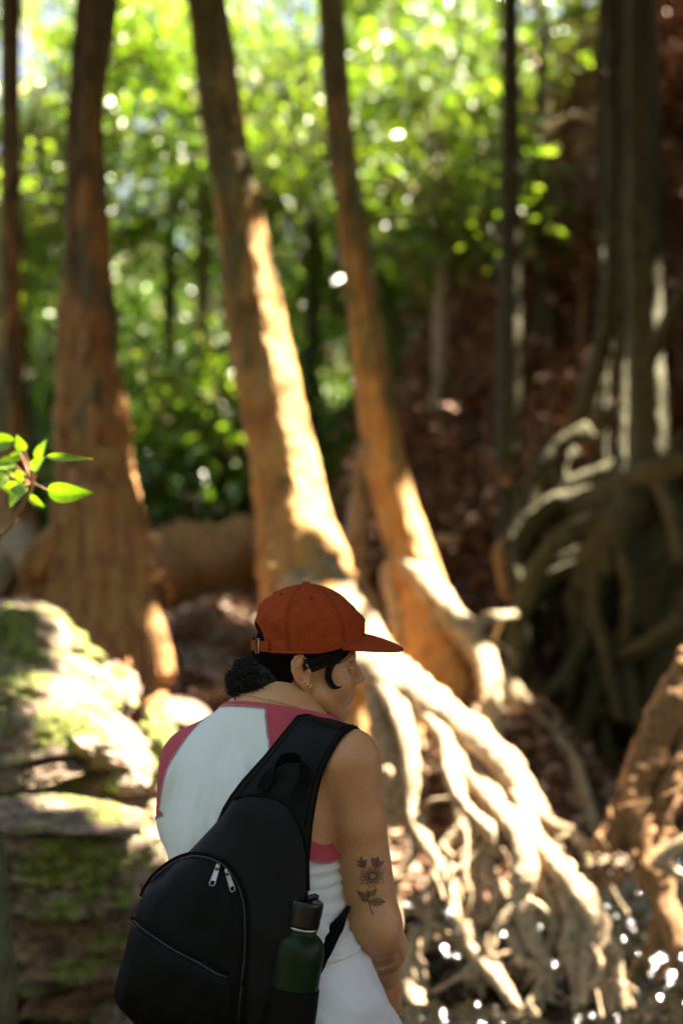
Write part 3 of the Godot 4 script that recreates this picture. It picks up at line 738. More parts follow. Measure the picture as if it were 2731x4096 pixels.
func build_small_plants() -> void:
	# sapling with a few big leaves at the left edge, sunlit
	var foot := Vector3(-0.86, ground_y(-0.86, -3.45), -3.45)
	var o := thing("sapling", "sunlit sapling with a few bright green leaves at the left edge", "plant", foot)
	var stem := [[foot - Vector3(0, .05, 0), .009], [Vector3(-.9, .8, -3.45), .008], [at(-60, 2350, 3.45), .006], [at(60, 2080, 3.45), .005], [at(130, 1930, 3.42), .004], [at(90, 1800, 3.4), .0025]]
	for q in stem: q[0] -= foot
	var green := [Color(.22, .36, .02), Color(.18, .32, .02), Color(.26, .40, .03)]
	part("stem", tube_mesh(stem, 6, .05, 0, 5, 4.0, 8), mats.root_brown, o)
	for q in [[60, 1760, -170, 1790, 3.45, .045], [100, 1800, 60, 1745, 3.4, .03], [150, 1840, 175, 1755, 3.35, .026], [60, 1860, -30, 1860, 3.4, .04], [130, 1880, 175, 1825, 3.3, .03], [100, 1940, 30, 2025, 3.3, .042], [95, 1925, 40, 1895, 3.35, .022],
			[100, 1900, 60, 1880, 3.45, .02], [30, 1900, -40, 1950, 3.3, .04], [190, 1960, 370, 1985, 3.1, .046], [185, 1825, 375, 1835, 3.05, .018], [110, 1960, -20, 1930, 3.5, .035], [90, 1815, 20, 1840, 3.5, .025], [120, 1985, 180, 2030, 3.5, .02]]:
		var a := at(q[0], q[1], q[4]); var b := at(q[2], q[3], q[4] - 0.02)
		var g := Geo.new()
		fine_leaf(g, (b - a).normalized(), Vector3(-.35 + rng.randf_range(-.3, .3), -.1 + rng.randf_range(-.3, .3), .9).normalized(), (b - a).length() * .95, q[5] * 1.12, green[int(q[0]) % 3], rng.randf_range(-.1, .3))
		var l := part("leaf", g.mesh(), mats.leaf, o); l.position = a - foot
		var tw := Geo.new(); var sp: Vector3 = stem[4][0]
		tube(tw, [[sp, .0022], [a - foot, .0015]], 4, 0.0)
		part("twig", tw.mesh(), mats.root_brown, o)
	# mossy leaning stem near the lens at bottom left
	var e := thing("mossy_stem", "dark mossy leaning stem at the bottom left corner", "stem", Vector3(-.8, 0, -3.6))
	var sp2 := path([[-190, 2950, 3.9, .014], [-90, 3150, 3.8, .018], [-15, 3400, 3.7, .02], [20, 3700, 3.6, .02], [35, 4100, 3.5, .022], [40, 4900, 3.4, .026]])
	for q in sp2: q[0] -= e.position
	part("stem", tube_mesh(sp2, 10, .2, .05, 3, 6.0, 7), mats.bark_olive, e)
	# loose sticks
	var sticks := [
		["pale forked stick lying over the stream at the right edge", "root_pale", [[2760, 3350, 5.0, .022], [2690, 3400, 5.0, .026], [2615, 3465, 5.0, .03]], [[2630, 3450, 5.0, .024], [2690, 3490, 5.0, .022], [2760, 3515, 5.0, .02]]],
		["short straight stick lying level just right of the tattooed arm", "root_pale", [[1625, 3602, 5.3, .012], [1690, 3603, 5.3, .013], [1755, 3592, 5.3, .012]], []],
		["pale straight branch slanting down in the leaves left of the straight olive trunk", "bark_pale", [[1775, 530, 12.5, .03], [1880, 590, 12.5, .035], [2010, 655, 12.5, .04], [2060, 690, 12.5, .05]], []],
		["pale branch rising to the right in the leaves beside the straight olive trunk", "bark_pale", [[1860, 950, 12.8, .03], [1950, 880, 12.8, .035], [2020, 800, 12.8, .03], [2080, 720, 12.8, .03]], []],
		["golden dead branch stub standing before the bank beside the straight olive trunk", "bark_orange", [[2030, 2400, 8.9, .03], [2010, 2290, 8.9, .05], [2000, 2210, 8.9, .045], [2012, 2150, 8.9, .015]], []],
		["bleached short branch lying on the bank right of the slender leaning trunk", "root_pale", [[1715, 2165, 8.6, .03], [1770, 2160, 8.6, .035], [1815, 2158, 8.6, .03]], []],
		["bright upright splinter of bark leaning right of the person's bare shoulder", "root_pale", [[1540, 3070, 5.6, .02], [1560, 3120, 5.6, .03], [1580, 3160, 5.6, .02]], []],
	]
	for s in sticks:
		var p0: Vector3 = at(s[2][1][0], s[2][1][1], s[2][1][2])
		var so := thing("stick", s[0], "stick", p0)
		for k in [2, 3]:
			if s[k].is_empty(): continue
			var pts := path(s[k])
			for q in pts: q[0] -= p0
			part("branch", tube_mesh(pts, 8, .15, 0, 5, 8.0, 5), mats[s[1]], so)

# ---------------------------------------------------------------- sling backpack
var BN := Vector3(-0.27, 0.06, 0.96).normalized()
var BX := Vector3(); var BY := Vector3(); var BP := Vector3()

func bag2(px: float, py: float) -> Vector2:       # a place of the photograph on the bag's middle plane
	var eye := Vector3(0, CAM_Y, 0) - HERE
	var dir := at(px, py, 1.0) - Vector3(0, CAM_Y, 0)
	var t := (BP - eye).dot(BN) / dir.dot(BN)
	var q := eye + dir * t - BP
	return Vector2(q.dot(BX), q.dot(BY))
func bagw(p: Vector2, z: float) -> Vector3: return BP + BX * p.x + BY * p.y + BN * z

func outline(pix: Array, n: int) -> Array:
	var pts := []
	for q in pix:
		var v := bag2(q[0], q[1]); pts.append([Vector3(v.x, v.y, 0), 0.0])
	pts.append(pts[0])
	var sp := spline(pts, 8)
	var out := []
	for k in n:
		var f := float(k) / n * (sp.size() - 1); var j := int(f)
		var v: Vector3 = sp[j][0].lerp(sp[j + 1][0], f - j)
		out.append(Vector2(v.x, v.y))
	return out

func ratio(ol: Array, c: Vector2, p: Vector2) -> float:     # 0 at the centre, 1 on the outline
	var d := p - c
	if d.length() < 1e-5: return 0.0
	var best := 0.0
	for k in ol.size():
		var a: Vector2 = ol[k] - c; var b: Vector2 = ol[(k + 1) % ol.size()] - c
		var den := d.cross(b - a)
		if absf(den) < 1e-12: continue
		var t := a.cross(b - a) / den; var u := a.cross(d) / den
		if t > 0 and u >= -1e-4 and u <= 1.0001: best = maxf(best, 1.0 / t)
	return best

var LAY := []
func front_z(p: Vector2, upto: int) -> float:
	var z := 0.0
	for k in upto:
		var l = LAY[k]
		var r := ratio(l.o, l.c, p)
		if r >= 1.0: continue
		var h: float = l.h
		if k == 0: h = lerpf(.034, .074, smoothstep(.17, -.12, p.y))
		z += h * pow(1.0 - pow(r, l.p), l.q)
	return z + .0015 * noise.get_noise_2d(p.x * 22.0, p.y * 14.0) + .0065 * noise.get_noise_2d(p.x * 8.0 + 5.0, p.y * 6.0)

func layer_mesh(k: int, back: float) -> ArrayMesh:
	var l = LAY[k]; var n: int = l.o.size(); var g := Geo.new(); var rings := 22
	g.add(bagw(l.c, front_z(l.c, k + 1)))
	for j in range(1, rings + 1):
		var t := 1.0 - pow(1.0 - float(j) / rings, 1.7)
		for i in n:
			var p: Vector2 = l.c + (l.o[i] - l.c) * t * .9995
			g.add(bagw(p, front_z(p, k + 1)))
	for i in n: g.tri(0, 1 + i, 1 + (i + 1) % n)
	for j in rings - 1:
		for i in n: g.quad(1 + j * n + i, 1 + (j + 1) * n + i, 1 + (j + 1) * n + (i + 1) % n, 1 + j * n + (i + 1) % n)
	if back > 0.0:
		var s := g.v.size() - n
		var b := g.v.size()
		for j in 6:
			var t := 1.0 - j * .2
			for i in n:
				var p: Vector2 = l.c + (l.o[i] - l.c) * maxf(t, .0)
				g.add(bagw(p, -back * sqrt(maxf(0.0, 1.0 - pow(t, 5.0)))))
		for i in n: g.quad(s + i, b + i, b + (i + 1) % n, s + (i + 1) % n)
		for j in 5:
			for i in n: g.quad(b + j * n + i, b + (j + 1) * n + i, b + (j + 1) * n + (i + 1) % n, b + j * n + (i + 1) % n)
	g.normals()
	if g.n[0].dot(BN) < 0.0:
		for q in range(0, g.i.size(), 3):
			var s2 := g.i[q + 1]; g.i[q + 1] = g.i[q + 2]; g.i[q + 2] = s2
		g.normals()
	return g.mesh()

func ribbon(pts: Array, wide: Array, half: float, thick: float, steps := 6) -> ArrayMesh:
	var c := []
	for k in pts.size(): c.append([pts[k], 0.0])
	var sp := spline(c, steps); var g := Geo.new()
	for k in sp.size():
		var f := float(k) / steps; var j := mini(int(f), wide.size() - 2)
		var w: Vector3 = wide[j].lerp(wide[j + 1], f - j).normalized()
		var t: Vector3 = (sp[mini(k + 1, sp.size() - 1)][0] - sp[maxi(k - 1, 0)][0]).normalized()
		w = (w - t * w.dot(t)).normalized()
		var n := t.cross(w)
		for e in [[-1, -1], [1, -1], [1, 1], [-1, 1]]: g.add(sp[k][0] + w * half * e[0] + n * thick * .5 * e[1])
	for k in sp.size() - 1:
		for e in 4:
			var a := k * 4 + e; var b := k * 4 + (e + 1) % 4
			g.quad(a, b, b + 4, a + 4)
	# hard edges: give each face its own corners
	var h := Geo.new()
	for k in range(0, g.i.size(), 3):
		for e in [0, 2, 1]: h.add(g.v[g.i[k + e]])
		h.tri(k, k + 1, k + 2)
	return h.mesh()

func hit(px: float, py: float) -> Vector3:       # where the line of sight meets the shirt or the skin
	var eye := Vector3(0, CAM_Y, 0) - HERE
	var dir := (at(px, py, 1.0) - Vector3(0, CAM_Y, 0)).normalized()
	var t := 2.2
	while t < 2.95:
		var d := minf(minf(shirt_d(eye + dir * t), shorts_d(eye + dir * t)), body_d(eye + dir * t))
		if d < .0015: return eye + dir * t
		t += maxf(d * .6, .002)
	return Vector3.INF

func build_backpack() -> void:
	BX = Vector3.UP.cross(BN).normalized(); BY = BN.cross(BX); BP = Q(1000, 3600, -16.0)
	var weave := bump_tex(0.35, 2.2, 51, 512)
	mats.bag = mat(.0035, .0038, .0035, .62); mats.bag_panel = mat(.0075, .0075, .0078, .52); mats.webbing = mat(.003, .003, .003, .75); mats.zip = mat(.005, .0055, .005, .5)
	for m in [mats.bag, mats.bag_panel, mats.webbing]: m.metallic_specular = .22
	for m in [mats.bag, mats.bag_panel, mats.webbing]:
		m.uv1_triplanar = true; m.uv1_scale = Vector3(7, 7, 7); m.normal_enabled = true; m.normal_texture = weave; m.normal_scale = .5
	var o := thing("sling_backpack", "black one-strap backpack slung diagonally across the person's back", "backpack", HERE)
	LAY.append({"o": outline([[930, 3205], [880, 3272], [798, 3363], [715, 3446], [668, 3500], [600, 3540], [570, 3610], [545, 3690], [520, 3794], [480, 3902], [478, 3975], [530, 4040], [600, 4110], [700, 4180], [900, 4240], [1080, 4230], [1180, 4160], [1205, 4060], [1215, 3943], [1225, 3860], [1232, 3700], [1232, 3550], [1228, 3440], [1222, 3350], [1190, 3260], [1120, 3200], [1040, 3178], [980, 3182]], 84), "c": bag2(900, 3800), "h": .07, "p": 4.2, "q": .62})
	LAY.append({"o": outline([[590, 3560], [630, 3500], [715, 3440], [815, 3415], [914, 3434], [980, 3496], [1022, 3595], [1034, 3736], [1026, 3902], [1010, 4080], [960, 4180], [800, 4190], [640, 4120], [540, 4030], [500, 3960], [520, 3860], [545, 3740], [560, 3650]], 72), "c": bag2(780, 3830), "h": .026, "p": 9.0, "q": .5})
	LAY.append({"o": outline([[566, 3672], [599, 3658], [660, 3684], [732, 3722], [864, 3788], [985, 3850], [1006, 3950], [990, 4070], [930, 4150], [780, 4160], [650, 4100], [560, 4020], [515, 3950], [535, 3840]], 60), "c": bag2(770, 3940), "h": .014, "p": 10.0, "q": .5})
	var body := part("main_body", layer_mesh(0, .045), mats.bag_panel, o)
	var comp := part("front_compartment", layer_mesh(1, 0.0), mats.bag, o)
	part("lower_pocket", layer_mesh(2, 0.0), mats.bag, o)
	# zips: a tape with a coil on it
	for z in [[[[575, 3590], [600, 3540], [655, 3480], [720, 3438], [815, 3413], [914, 3432], [980, 3494], [1022, 3595], [1034, 3736], [1026, 3902], [1012, 4070]], 1], [[[560, 3674], [599, 3655], [660, 3680], [732, 3719], [864, 3786], [990, 3850]], 2], [[[938, 3192], [1010, 3178], [1110, 3196], [1185, 3262], [1222, 3370], [1236, 3560]], 0]]:
		var sp := []
		for q in z[0]:
			var v := bag2(q[0], q[1]); sp.append([Vector3(v.x, v.y, 0), 0.0])
		sp = spline(sp, 8)
		var pts := []; var wide := []
		for k in sp.size():
			var p := Vector2(sp[k][0].x, sp[k][0].y)
			pts.append(bagw(p, maxf(front_z(p, z[1]), front_z(p, z[1] + 1)) + .0015))
			var t: Vector3 = (sp[mini(k + 1, sp.size() - 1)][0] - sp[maxi(k - 1, 0)][0]).normalized()
			wide.append(BX * -t.y + BY * t.x)
		if z[1] == 0:
			var pg := Geo.new(); var pp := []
			for q in pts: pp.append([q, .0032])
			tube(pg, pp, 7, 0.0); part("piping", pg.mesh(), mats.webbing, o)
			continue
		var zip := part("zipper", ribbon(pts, wide, .008, .002, 2), mats.webbing, o)
		var cg := Geo.new(); var cp := []
		for q in pts: cp.append([q + BN * .0015, .0024])
		var fine := spline(cp, 3)
		for k in fine.size(): fine[k][1] = .0026 if k % 2 else .0019
		tube(cg, fine, 6, 0.0); part("coil", cg.mesh(), mats.zip, zip)
	# two metal zip pulls
	for q in [[922, 3447, 917, 3492], [957, 3468, 985, 3518]]:
		var a2 := bag2(q[0], q[1]); var b2 := bag2(q[2], q[3])
		var a := bagw(a2, front_z(a2, 2) + .010); var b := bagw(b2, front_z(b2, 2) + .009)
		var d := (b - a).normalized(); var s := d.cross(BN).normalized()
		var pull := Node3D.new(); pull.name = "zip_pull"; o.add_child(pull, true)
		var sl := Geo.new(); tube(sl, [[a - d * .009, .0022], [a - d * .006, .0042], [a - d * .001, .0042], [a + d * .001, .0022]], 8, 0.0); part("slider", sl.mesh(), mats.steel, pull)
		var fr := Geo.new(); var loop := []
		var e := b + d * .004
		for w in [a - s * .0022, a + d * .004 - s * .0036, e - s * .0048, e + d * .003 - s * .003, e + d * .003 + s * .003, e + s * .0048, a + d * .004 + s * .0036, a + s * .0022, a - s * .0022]: loop.append([w, .0009])
		tube(fr, loop, 6, 0.0); part("tab_rim", fr.mesh(), mats.steel, pull)
		var pl := Geo.new()
		for w in [a + d * .004 - s * .0034, a + d * .004 + s * .0034, e + s * .0045 - d * .006, e - s * .0045 - d * .006]: pl.add(w)
		pl.quad(0, 1, 2, 3); pl.normals(); thicken(pl, .0008); part("tab_plate", pl.mesh(), mats.steel, pull)
	# broad padded strap over the right shoulder
	var rows := [[1196, 2866, 1380, 2920], [1180, 2888, 1366, 2942], [1158, 2915, 1345, 2972], [1130, 2949, 1322, 3012], [1098, 2989, 1300, 3060], [1063, 3032, 1282, 3112], [1020, 3080, 1268, 3172], [975, 3130, 1256, 3240], [930, 3190, 1246, 3310], [900, 3240, 1238, 3390], [880, 3290, 1232, 3470], [870, 3330, 1228, 3560]]
	var nu := 14; var hits := []
	for r in rows:
		var line := []
		for i in nu + 1:
			var px := lerpf(r[0], r[2], float(i) / nu); var py := lerpf(r[1], r[3], float(i) / nu)
			var h := hit(px, py)
			line.append(h if h != Vector3.INF else Vector3.INF)
		hits.append(line)
	for i in nu + 1:      # rows above the skyline of the shoulder take the depth of the row below, carried forward
		for r in range(rows.size() - 2, -1, -1):
			if hits[r][i] == Vector3.INF:
				var px := lerpf(rows[r][0], rows[r][2], float(i) / nu); var py := lerpf(rows[r][1], rows[r][3], float(i) / nu)
				hits[r][i] = Q(px, py, -(hits[r + 1][i].z) * 100.0 + 1.2)
	for pass_n in 3:
		var c := hits.duplicate(true)
		for r in rows.size():
			for i in nu + 1:
				var s: Vector3 = c[r][i] * 2.0; var n := 2.0
				for e in [[r - 1, i], [r + 1, i], [r, i - 1], [r, i + 1]]:
					if e[0] < 0 or e[0] >= rows.size() or e[1] < 0 or e[1] > nu: continue
					s.z += c[e[0]][e[1]].z; n += 1.0
				hits[r][i].z = (c[r][i].z * 2.0 + (s.z - c[r][i].z * 2.0)) / n
	var sg := Geo.new()
	var over := [[.135, -.26], [.135, -.17], [.115, -.085], [.08, -.028], [.04, -.002]]
	for f in over:
		for i in nu + 1: sg.add(hits[0][i] + FACE_F * f[0] + Vector3(0, f[1] + .006, 0) + Vector3(0, 0, .008))
	for r in rows.size():
		for i in nu + 1: sg.add(hits[r][i] + Vector3(-.001, .004, .011 + .004 * sin(PI * i / nu)))
	var total := rows.size() + over.size()
	for r in total - 1:
		for i in nu: sg.quad(r * (nu + 1) + i, (r + 1) * (nu + 1) + i, (r + 1) * (nu + 1) + i + 1, r * (nu + 1) + i + 1)
	sg.normals()
	var ns := []
	for k in sg.n.size(): ns.append(sg.n[k])
	var edge_pts := [[], [], [], []]
	for r in total:
		for e in 4:
			var i: int = [0, nu, 1, nu - 1][e]; var k := r * (nu + 1) + i
			edge_pts[e].append([sg.v[k] + ns[k] * (.0 if e < 2 else .0006) - ns[k] * (.004 if e < 2 else 0.0), .0046 if e < 2 else .0009])
	thicken(sg, .009)
	var strap := part("shoulder_strap", sg.mesh(), mats.bag_panel, o)
	for e in 4:
		var eg := Geo.new(); tube(eg, edge_pts[e], 8, 0.0)
		part("edge_binding" if e < 2 else "stitch_line", eg.mesh(), mats.webbing, strap)
	# grab loop of webbing
	var lp := []; var lw := []
	for q in [[1050, 3150, .004], [1078, 3095, .010], [1135, 3022, .026], [1165, 3012, .030], [1198, 3022, .027], [1226, 3085, .012], [1214, 3130, .007], [1190, 3185, .006]]:
		var h := hit(q[0], q[1]); lp.append(h + Vector3(0, 0, .018 + q[2])); lw.append(Vector3(.25, .0, .15))
	lw[0] = Vector3(.8, .4, .1); lw[1] = Vector3(.75, .45, .2); lw[2] = Vector3(.2, .8, .45); lw[3] = Vector3(0, .85, .5); lw[4] = Vector3(-.2, .8, .45); lw[5] = Vector3(-.9, .3, .2); lw[6] = Vector3(-1, -.1, .1); lw[7] = Vector3(-1, -.3, .1)
	part("grab_loop", ribbon(lp, lw, .011, .0025), mats.webbing, o)
	# thin lower strap that comes round the waist
	var ls := [Q(1200, 3990, -15)]
	for q in [[1255, 3880], [1300, 3800], [1335, 3725], [1360, 3668]]: ls.append(hit(q[0], q[1]) + Vector3(.001, 0, .008))
	ls.append(Q(1390, 3606, -3.0)); ls.append(Q(1415, 3530, 4.0))
	part("lower_strap", ribbon(ls, [Vector3(.9, .5, 0), Vector3(.9, .5, 0), Vector3(.9, .5, 0), Vector3(.9, .45, -.1), Vector3(.85, .45, -.2), Vector3(.6, .5, -.4), Vector3(.3, .6, -.6)], .0125, .003), mats.webbing, o)
	# stretch side pocket round the foot of the bottle
	var pk := Geo.new(); var ax := bottle_axis(); var a0 := bottle_neck()
	lathe(pk, [[.034, -.215], [.051, -.208], [.0525, -.17], [.0515, -.13], [.0495, -.100], [.0485, -.098], [.0485, -.102]], a0, ax, 36)
	part("side_pocket", pk.mesh(), mats.bag, o)

# ---------------------------------------------------------------- bottle
func bottle_neck() -> Vector3: return Q(1206, 3708, -20.0)
func bottle_axis() -> Vector3: return (Q(1206, 3708, -20.0) - Q(1178, 3862, -20.5)).normalized()

func lathe(g: Geo, prof: Array, org: Vector3, ax: Vector3, segs: int) -> void:
	var s := ax.cross(Vector3(0, 0, 1)).normalized(); var f := s.cross(ax)
	var b := g.v.size()
	for q in prof:
		for k in segs: g.add(org + ax * q[1] + (s * cos(TAU * k / segs) + f * sin(TAU * k / segs)) * q[0])
	for j in prof.size() - 1:
		for k in segs: g.quad(b + j * segs + k, b + j * segs + (k + 1) % segs, b + (j + 1) * segs + (k + 1) % segs, b + (j + 1) * segs + k)
	g.normals()
	var test := b + (prof.size() / 2) * segs
	var axp := org + ax * (g.v[test] - org).dot(ax)
	if g.n[test].dot(g.v[test] - axp) < 0.0:
		for q in range(0, g.i.size(), 3):
			var t := g.i[q + 1]; g.i[q + 1] = g.i[q + 2]; g.i[q + 2] = t
		g.normals()

func build_bottle() -> void:
	var n0 := bottle_neck(); var ax := bottle_axis()
	var o := thing("water_bottle", "dark green insulated water bottle with black loop lid in the backpack's side pocket", "bottle", HERE + n0 - ax * .20)
	var org := ax * .20
	var green := mat(.005, .016, .004, .38); green.metallic_specular = .3
	green.normal_enabled = true; green.normal_texture = bump_tex(.4, 1.0, 61, 512); green.normal_scale = .25; green.uv1_triplanar = true; green.uv1_scale = Vector3(8, 8, 8)
	var lidm := mat(.005, .005, .005, .30); lidm.metallic_specular = .45
	var b := Geo.new()
	lathe(b, [[.0, -.200], [.040, -.200], [.044, -.197], [.0466, -.190], [.0468, -.12], [.0468, -.048], [.0464, -.039], [.0450, -.030], [.0420, -.022], [.0375, -.0158], [.0325, -.0118], [.0282, -.0097], [.0268, -.006], [.0268, 0.0]], org, ax, 48)
	part("flask", b.mesh(), green, o)
	var c := Geo.new(); lathe(c, [[.0262, -.004], [.0283, -.0035], [.0288, -.001], [.0283, .0018], [.0262, .0022]], org, ax, 48); part("steel_collar", c.mesh(), mats.steel, o)
	var l := Geo.new()
	lathe(l, [[.0268, .0015], [.0292, .0022], [.0297, .006], [.0297, .020], [.0302, .021], [.0308, .040], [.0300, .0445], [.0285, .0462], [.0255, .0465], [.0240, .0448], [.0, .0448]], org, ax, 48)
	var lid := part("lid", l.mesh(), lidm, o)
	var s := ax.cross(Vector3(0, 0, 1)).normalized()
	if s.x > 0: s = -s        # towards the left in the photograph
	var f := s.cross(ax).normalized()
	if f.z < 0: f = -f
	var hp := []; var hwid := []
	for q in [[.012, .0450], [.026, .0475], [.042, .0470], [.0545, .0415], [.058, .031], [.053, .020], [.042, .0125], [.028, .0095]]:
		hp.append(org + s * q[0] + ax * q[1] + f * .006); hwid.append(f)
	part("carry_loop", ribbon(hp, hwid, .0105, .0062), lidm, lid)
	var sp := Geo.new()
	tube(sp, [[org - s * .002 + ax * .0445, .0065], [org - s * .006 + ax * .0500, .0065], [org - s * .013 + ax * .0545, .0055], [org - s * .019 + ax * .0535, .0045]], 12, 0.0)
	part("spout", sp.mesh(), lidm, lid)

# ---------------------------------------------------------------- the person
const HERE := Vector3(-0.14, 0.0, -2.6)
const FACE_F := Vector3(0.5, 0, -0.866)      # the way the chest faces
const FACE_R := Vector3(0.866, 0, 0.5)       # the person's right

func Q(px: float, py: float, w := 0.0) -> Vector3:      # w: centimetres farther away than the person's middle
	return at(px, py, 2.6 + w * 0.01) - HERE

func smin(a: float, b: float, k: float) -> float:
	var h := maxf(k - absf(a - b), 0.0) / k
	return minf(a, b) - h * h * k * 0.25

func cap_d(p: Vector3, a: Vector3, b: Vector3, ra: float, rb: float) -> float:
	var ab := b - a
	var t := clampf((p - a).dot(ab) / ab.length_squared(), 0.0, 1.0)
	return (p - a - ab * t).length() - lerpf(ra, rb, t)

func ell_d(p: Vector3, c: Vector3, r: Vector3) -> float:
	var q := p - c
	var k0 := (q / r).length(); var k1 := (q / (r * r)).length()
	return k0 * (k0 - 1.0) / maxf(k1, 1e-6)

# torso sections by height: [height, px of the middle, w, half width, half depth]
const ROWS := [[1.405, 1090, 5.5, .055, .05], [1.375, 1085, 4.5, .085, .068], [1.34, 1075, 3.0, .135, .085], [1.30, 1062, 2.0, .165, .098], [1.25, 1040, 1.0, .168, .106], [1.17, 1012, 0.0, .165, .113], [1.08, 1020, -1.0, .162, .112], [1.0, 1050, -2.0, .160, .114], [0.94, 1075, -2.5, .165, .12], [0.88, 1100, -3.0, .178, .13], [0.80, 1110, -3.0, .180, .132], [0.70, 1110, -3.0, .165, .12]]
var trow := []

func prep_torso() -> void:
	trow.clear()
	var raw := []
	for k in 81:
		var y := 0.68 + k * 0.01
		var j := 0
		while j < ROWS.size() - 2 and y < ROWS[j + 1][0]: j += 1
		var t := clampf((ROWS[j][0] - y) / (ROWS[j][0] - ROWS[j + 1][0]), 0.0, 1.0)
		var a = ROWS[j]; var b = ROWS[j + 1]
		var px := lerpf(a[1], b[1], t); var w := lerpf(a[2], b[2], t)
		raw.append([(px - 1365.5) * (2.6 + w * .01) / F - HERE.x, -w * 0.01, lerpf(a[3], b[3], t), lerpf(a[4], b[4], t)])
	for k in 81:
		var s := [0.0, 0.0, 0.0, 0.0]; var n := 0.0
		for e in range(-4, 5):
			var j := clampi(k + e, 0, 80); var wt := 5.0 - absf(e)
			for c in 4: s[c] += raw[j][c] * wt
			n += wt
		trow.append(Vector4(s[0] / n, s[1] / n, s[2] / n, s[3] / n))

func torso_at(y: float) -> Vector4:
	var f := clampf((y - 0.68) * 100.0, 0.0, 79.99)
	var k := int(f)
	return trow[k].lerp(trow[k + 1], f - k)

func torso_d(p: Vector3) -> float:
	var r := torso_at(p.y)
	var dx := p.x - r.x; var dz := p.z - r.y
	var s := dx * FACE_R.x + dz * FACE_R.z
	var f := dx * FACE_F.x + dz * FACE_F.z
	var q := pow(pow(absf(s) / r.z, 2.3) + pow(absf(f) / r.w, 2.3), 1.0 / 2.3)
	var l := sqrt(dx * dx + dz * dz)
	var d := (l * (1.0 - 1.0 / q)) if q > 0.15 else -minf(r.z, r.w) * 0.85
	if p.y > 1.40: d = maxf(d, p.y - 1.40)
	if p.y < 0.70: d = maxf(d, 0.70 - p.y)
	return d

func across(p: Vector3) -> float:          # how far to the person's right of the spine
	var r := torso_at(p.y)
	return (p.x - r.x) * FACE_R.x + (p.z - r.y) * FACE_R.z

var J := {}
func prep_joints() -> void:
	J.neck0 = Q(1085, 2905, 4.0); J.neck1 = Q(1150, 2730, 6.0)
	J.sr = Q(1397, 3046, -7.0); J.er = Q(1502, 3700, -5.0); J.wr = Q(1548, 3915, 13.0)
	J.sl = Q(785, 3085, 9.0); J.el = Q(860, 3560, 24.0); J.wl = Q(1250, 3800, 31.0)
	J.hr = Q(1235, 3960, -4.0); J.hl = Q(975, 3960, 5.0)
	J.kr = Vector3(J.hr.x + 0.22, 0.47, J.hr.z - 0.20); J.kl = Vector3(J.hl.x + 0.05, 0.46, J.hl.z - 0.10)
	J.ar = Vector3(J.hr.x + 0.13, 0.07, J.hr.z - 0.10); J.al = Vector3(J.hl.x + 0.0, 0.07, J.hl.z + 0.02)

func body_d(p: Vector3) -> float:
	var d := 9.0
	if p.y > 0.6: d = torso_d(p)
	if p.y > 1.15:
		d = smin(d, cap_d(p, J.neck0, J.neck1, .056, .050), .06)
		d = smin(d, cap_d(p, J.neck0 + Vector3(0, -.005, 0), J.sr + Vector3(0, .012, .0), .045, .042), .07)
		d = smin(d, cap_d(p, J.neck0 + Vector3(0, -.005, 0), J.sl + Vector3(0, .012, .0), .045, .042), .07)
	var arm := cap_d(p, J.sr, J.sr.lerp(J.er, .36), .0560, .0475)
	arm = smin(arm, cap_d(p, J.sr.lerp(J.er, .36), J.er, .0475, .0445), .014)
	var fore := smin(cap_d(p, J.er, J.er.lerp(J.wr, .38), .0445, .044), cap_d(p, J.er.lerp(J.wr, .38), J.wr, .043, .025), .03)
	arm = smin(arm, fore, .02)
	arm = smin(arm, cap_d(p, J.er + Vector3(-.004, .012, .016), J.er + Vector3(.004, -.006, .020), .030, .028), .025)
	d = smin(d, arm, .022)
	var larm := smin(cap_d(p, J.sl, J.el, .056, .043), cap_d(p, J.el, J.wl, .042, .025), .02)
	d = smin(d, larm, .03)
	if p.y < 1.0:
		var leg := smin(cap_d(p, J.hr, J.kr, .095, .058), cap_d(p, J.kr, J.ar, .056, .036), .03)
		var leg2 := smin(cap_d(p, J.hl, J.kl, .095, .058), cap_d(p, J.kl, J.al, .056, .036), .03)
		d = smin(d, minf(leg, leg2), .04)
	return d

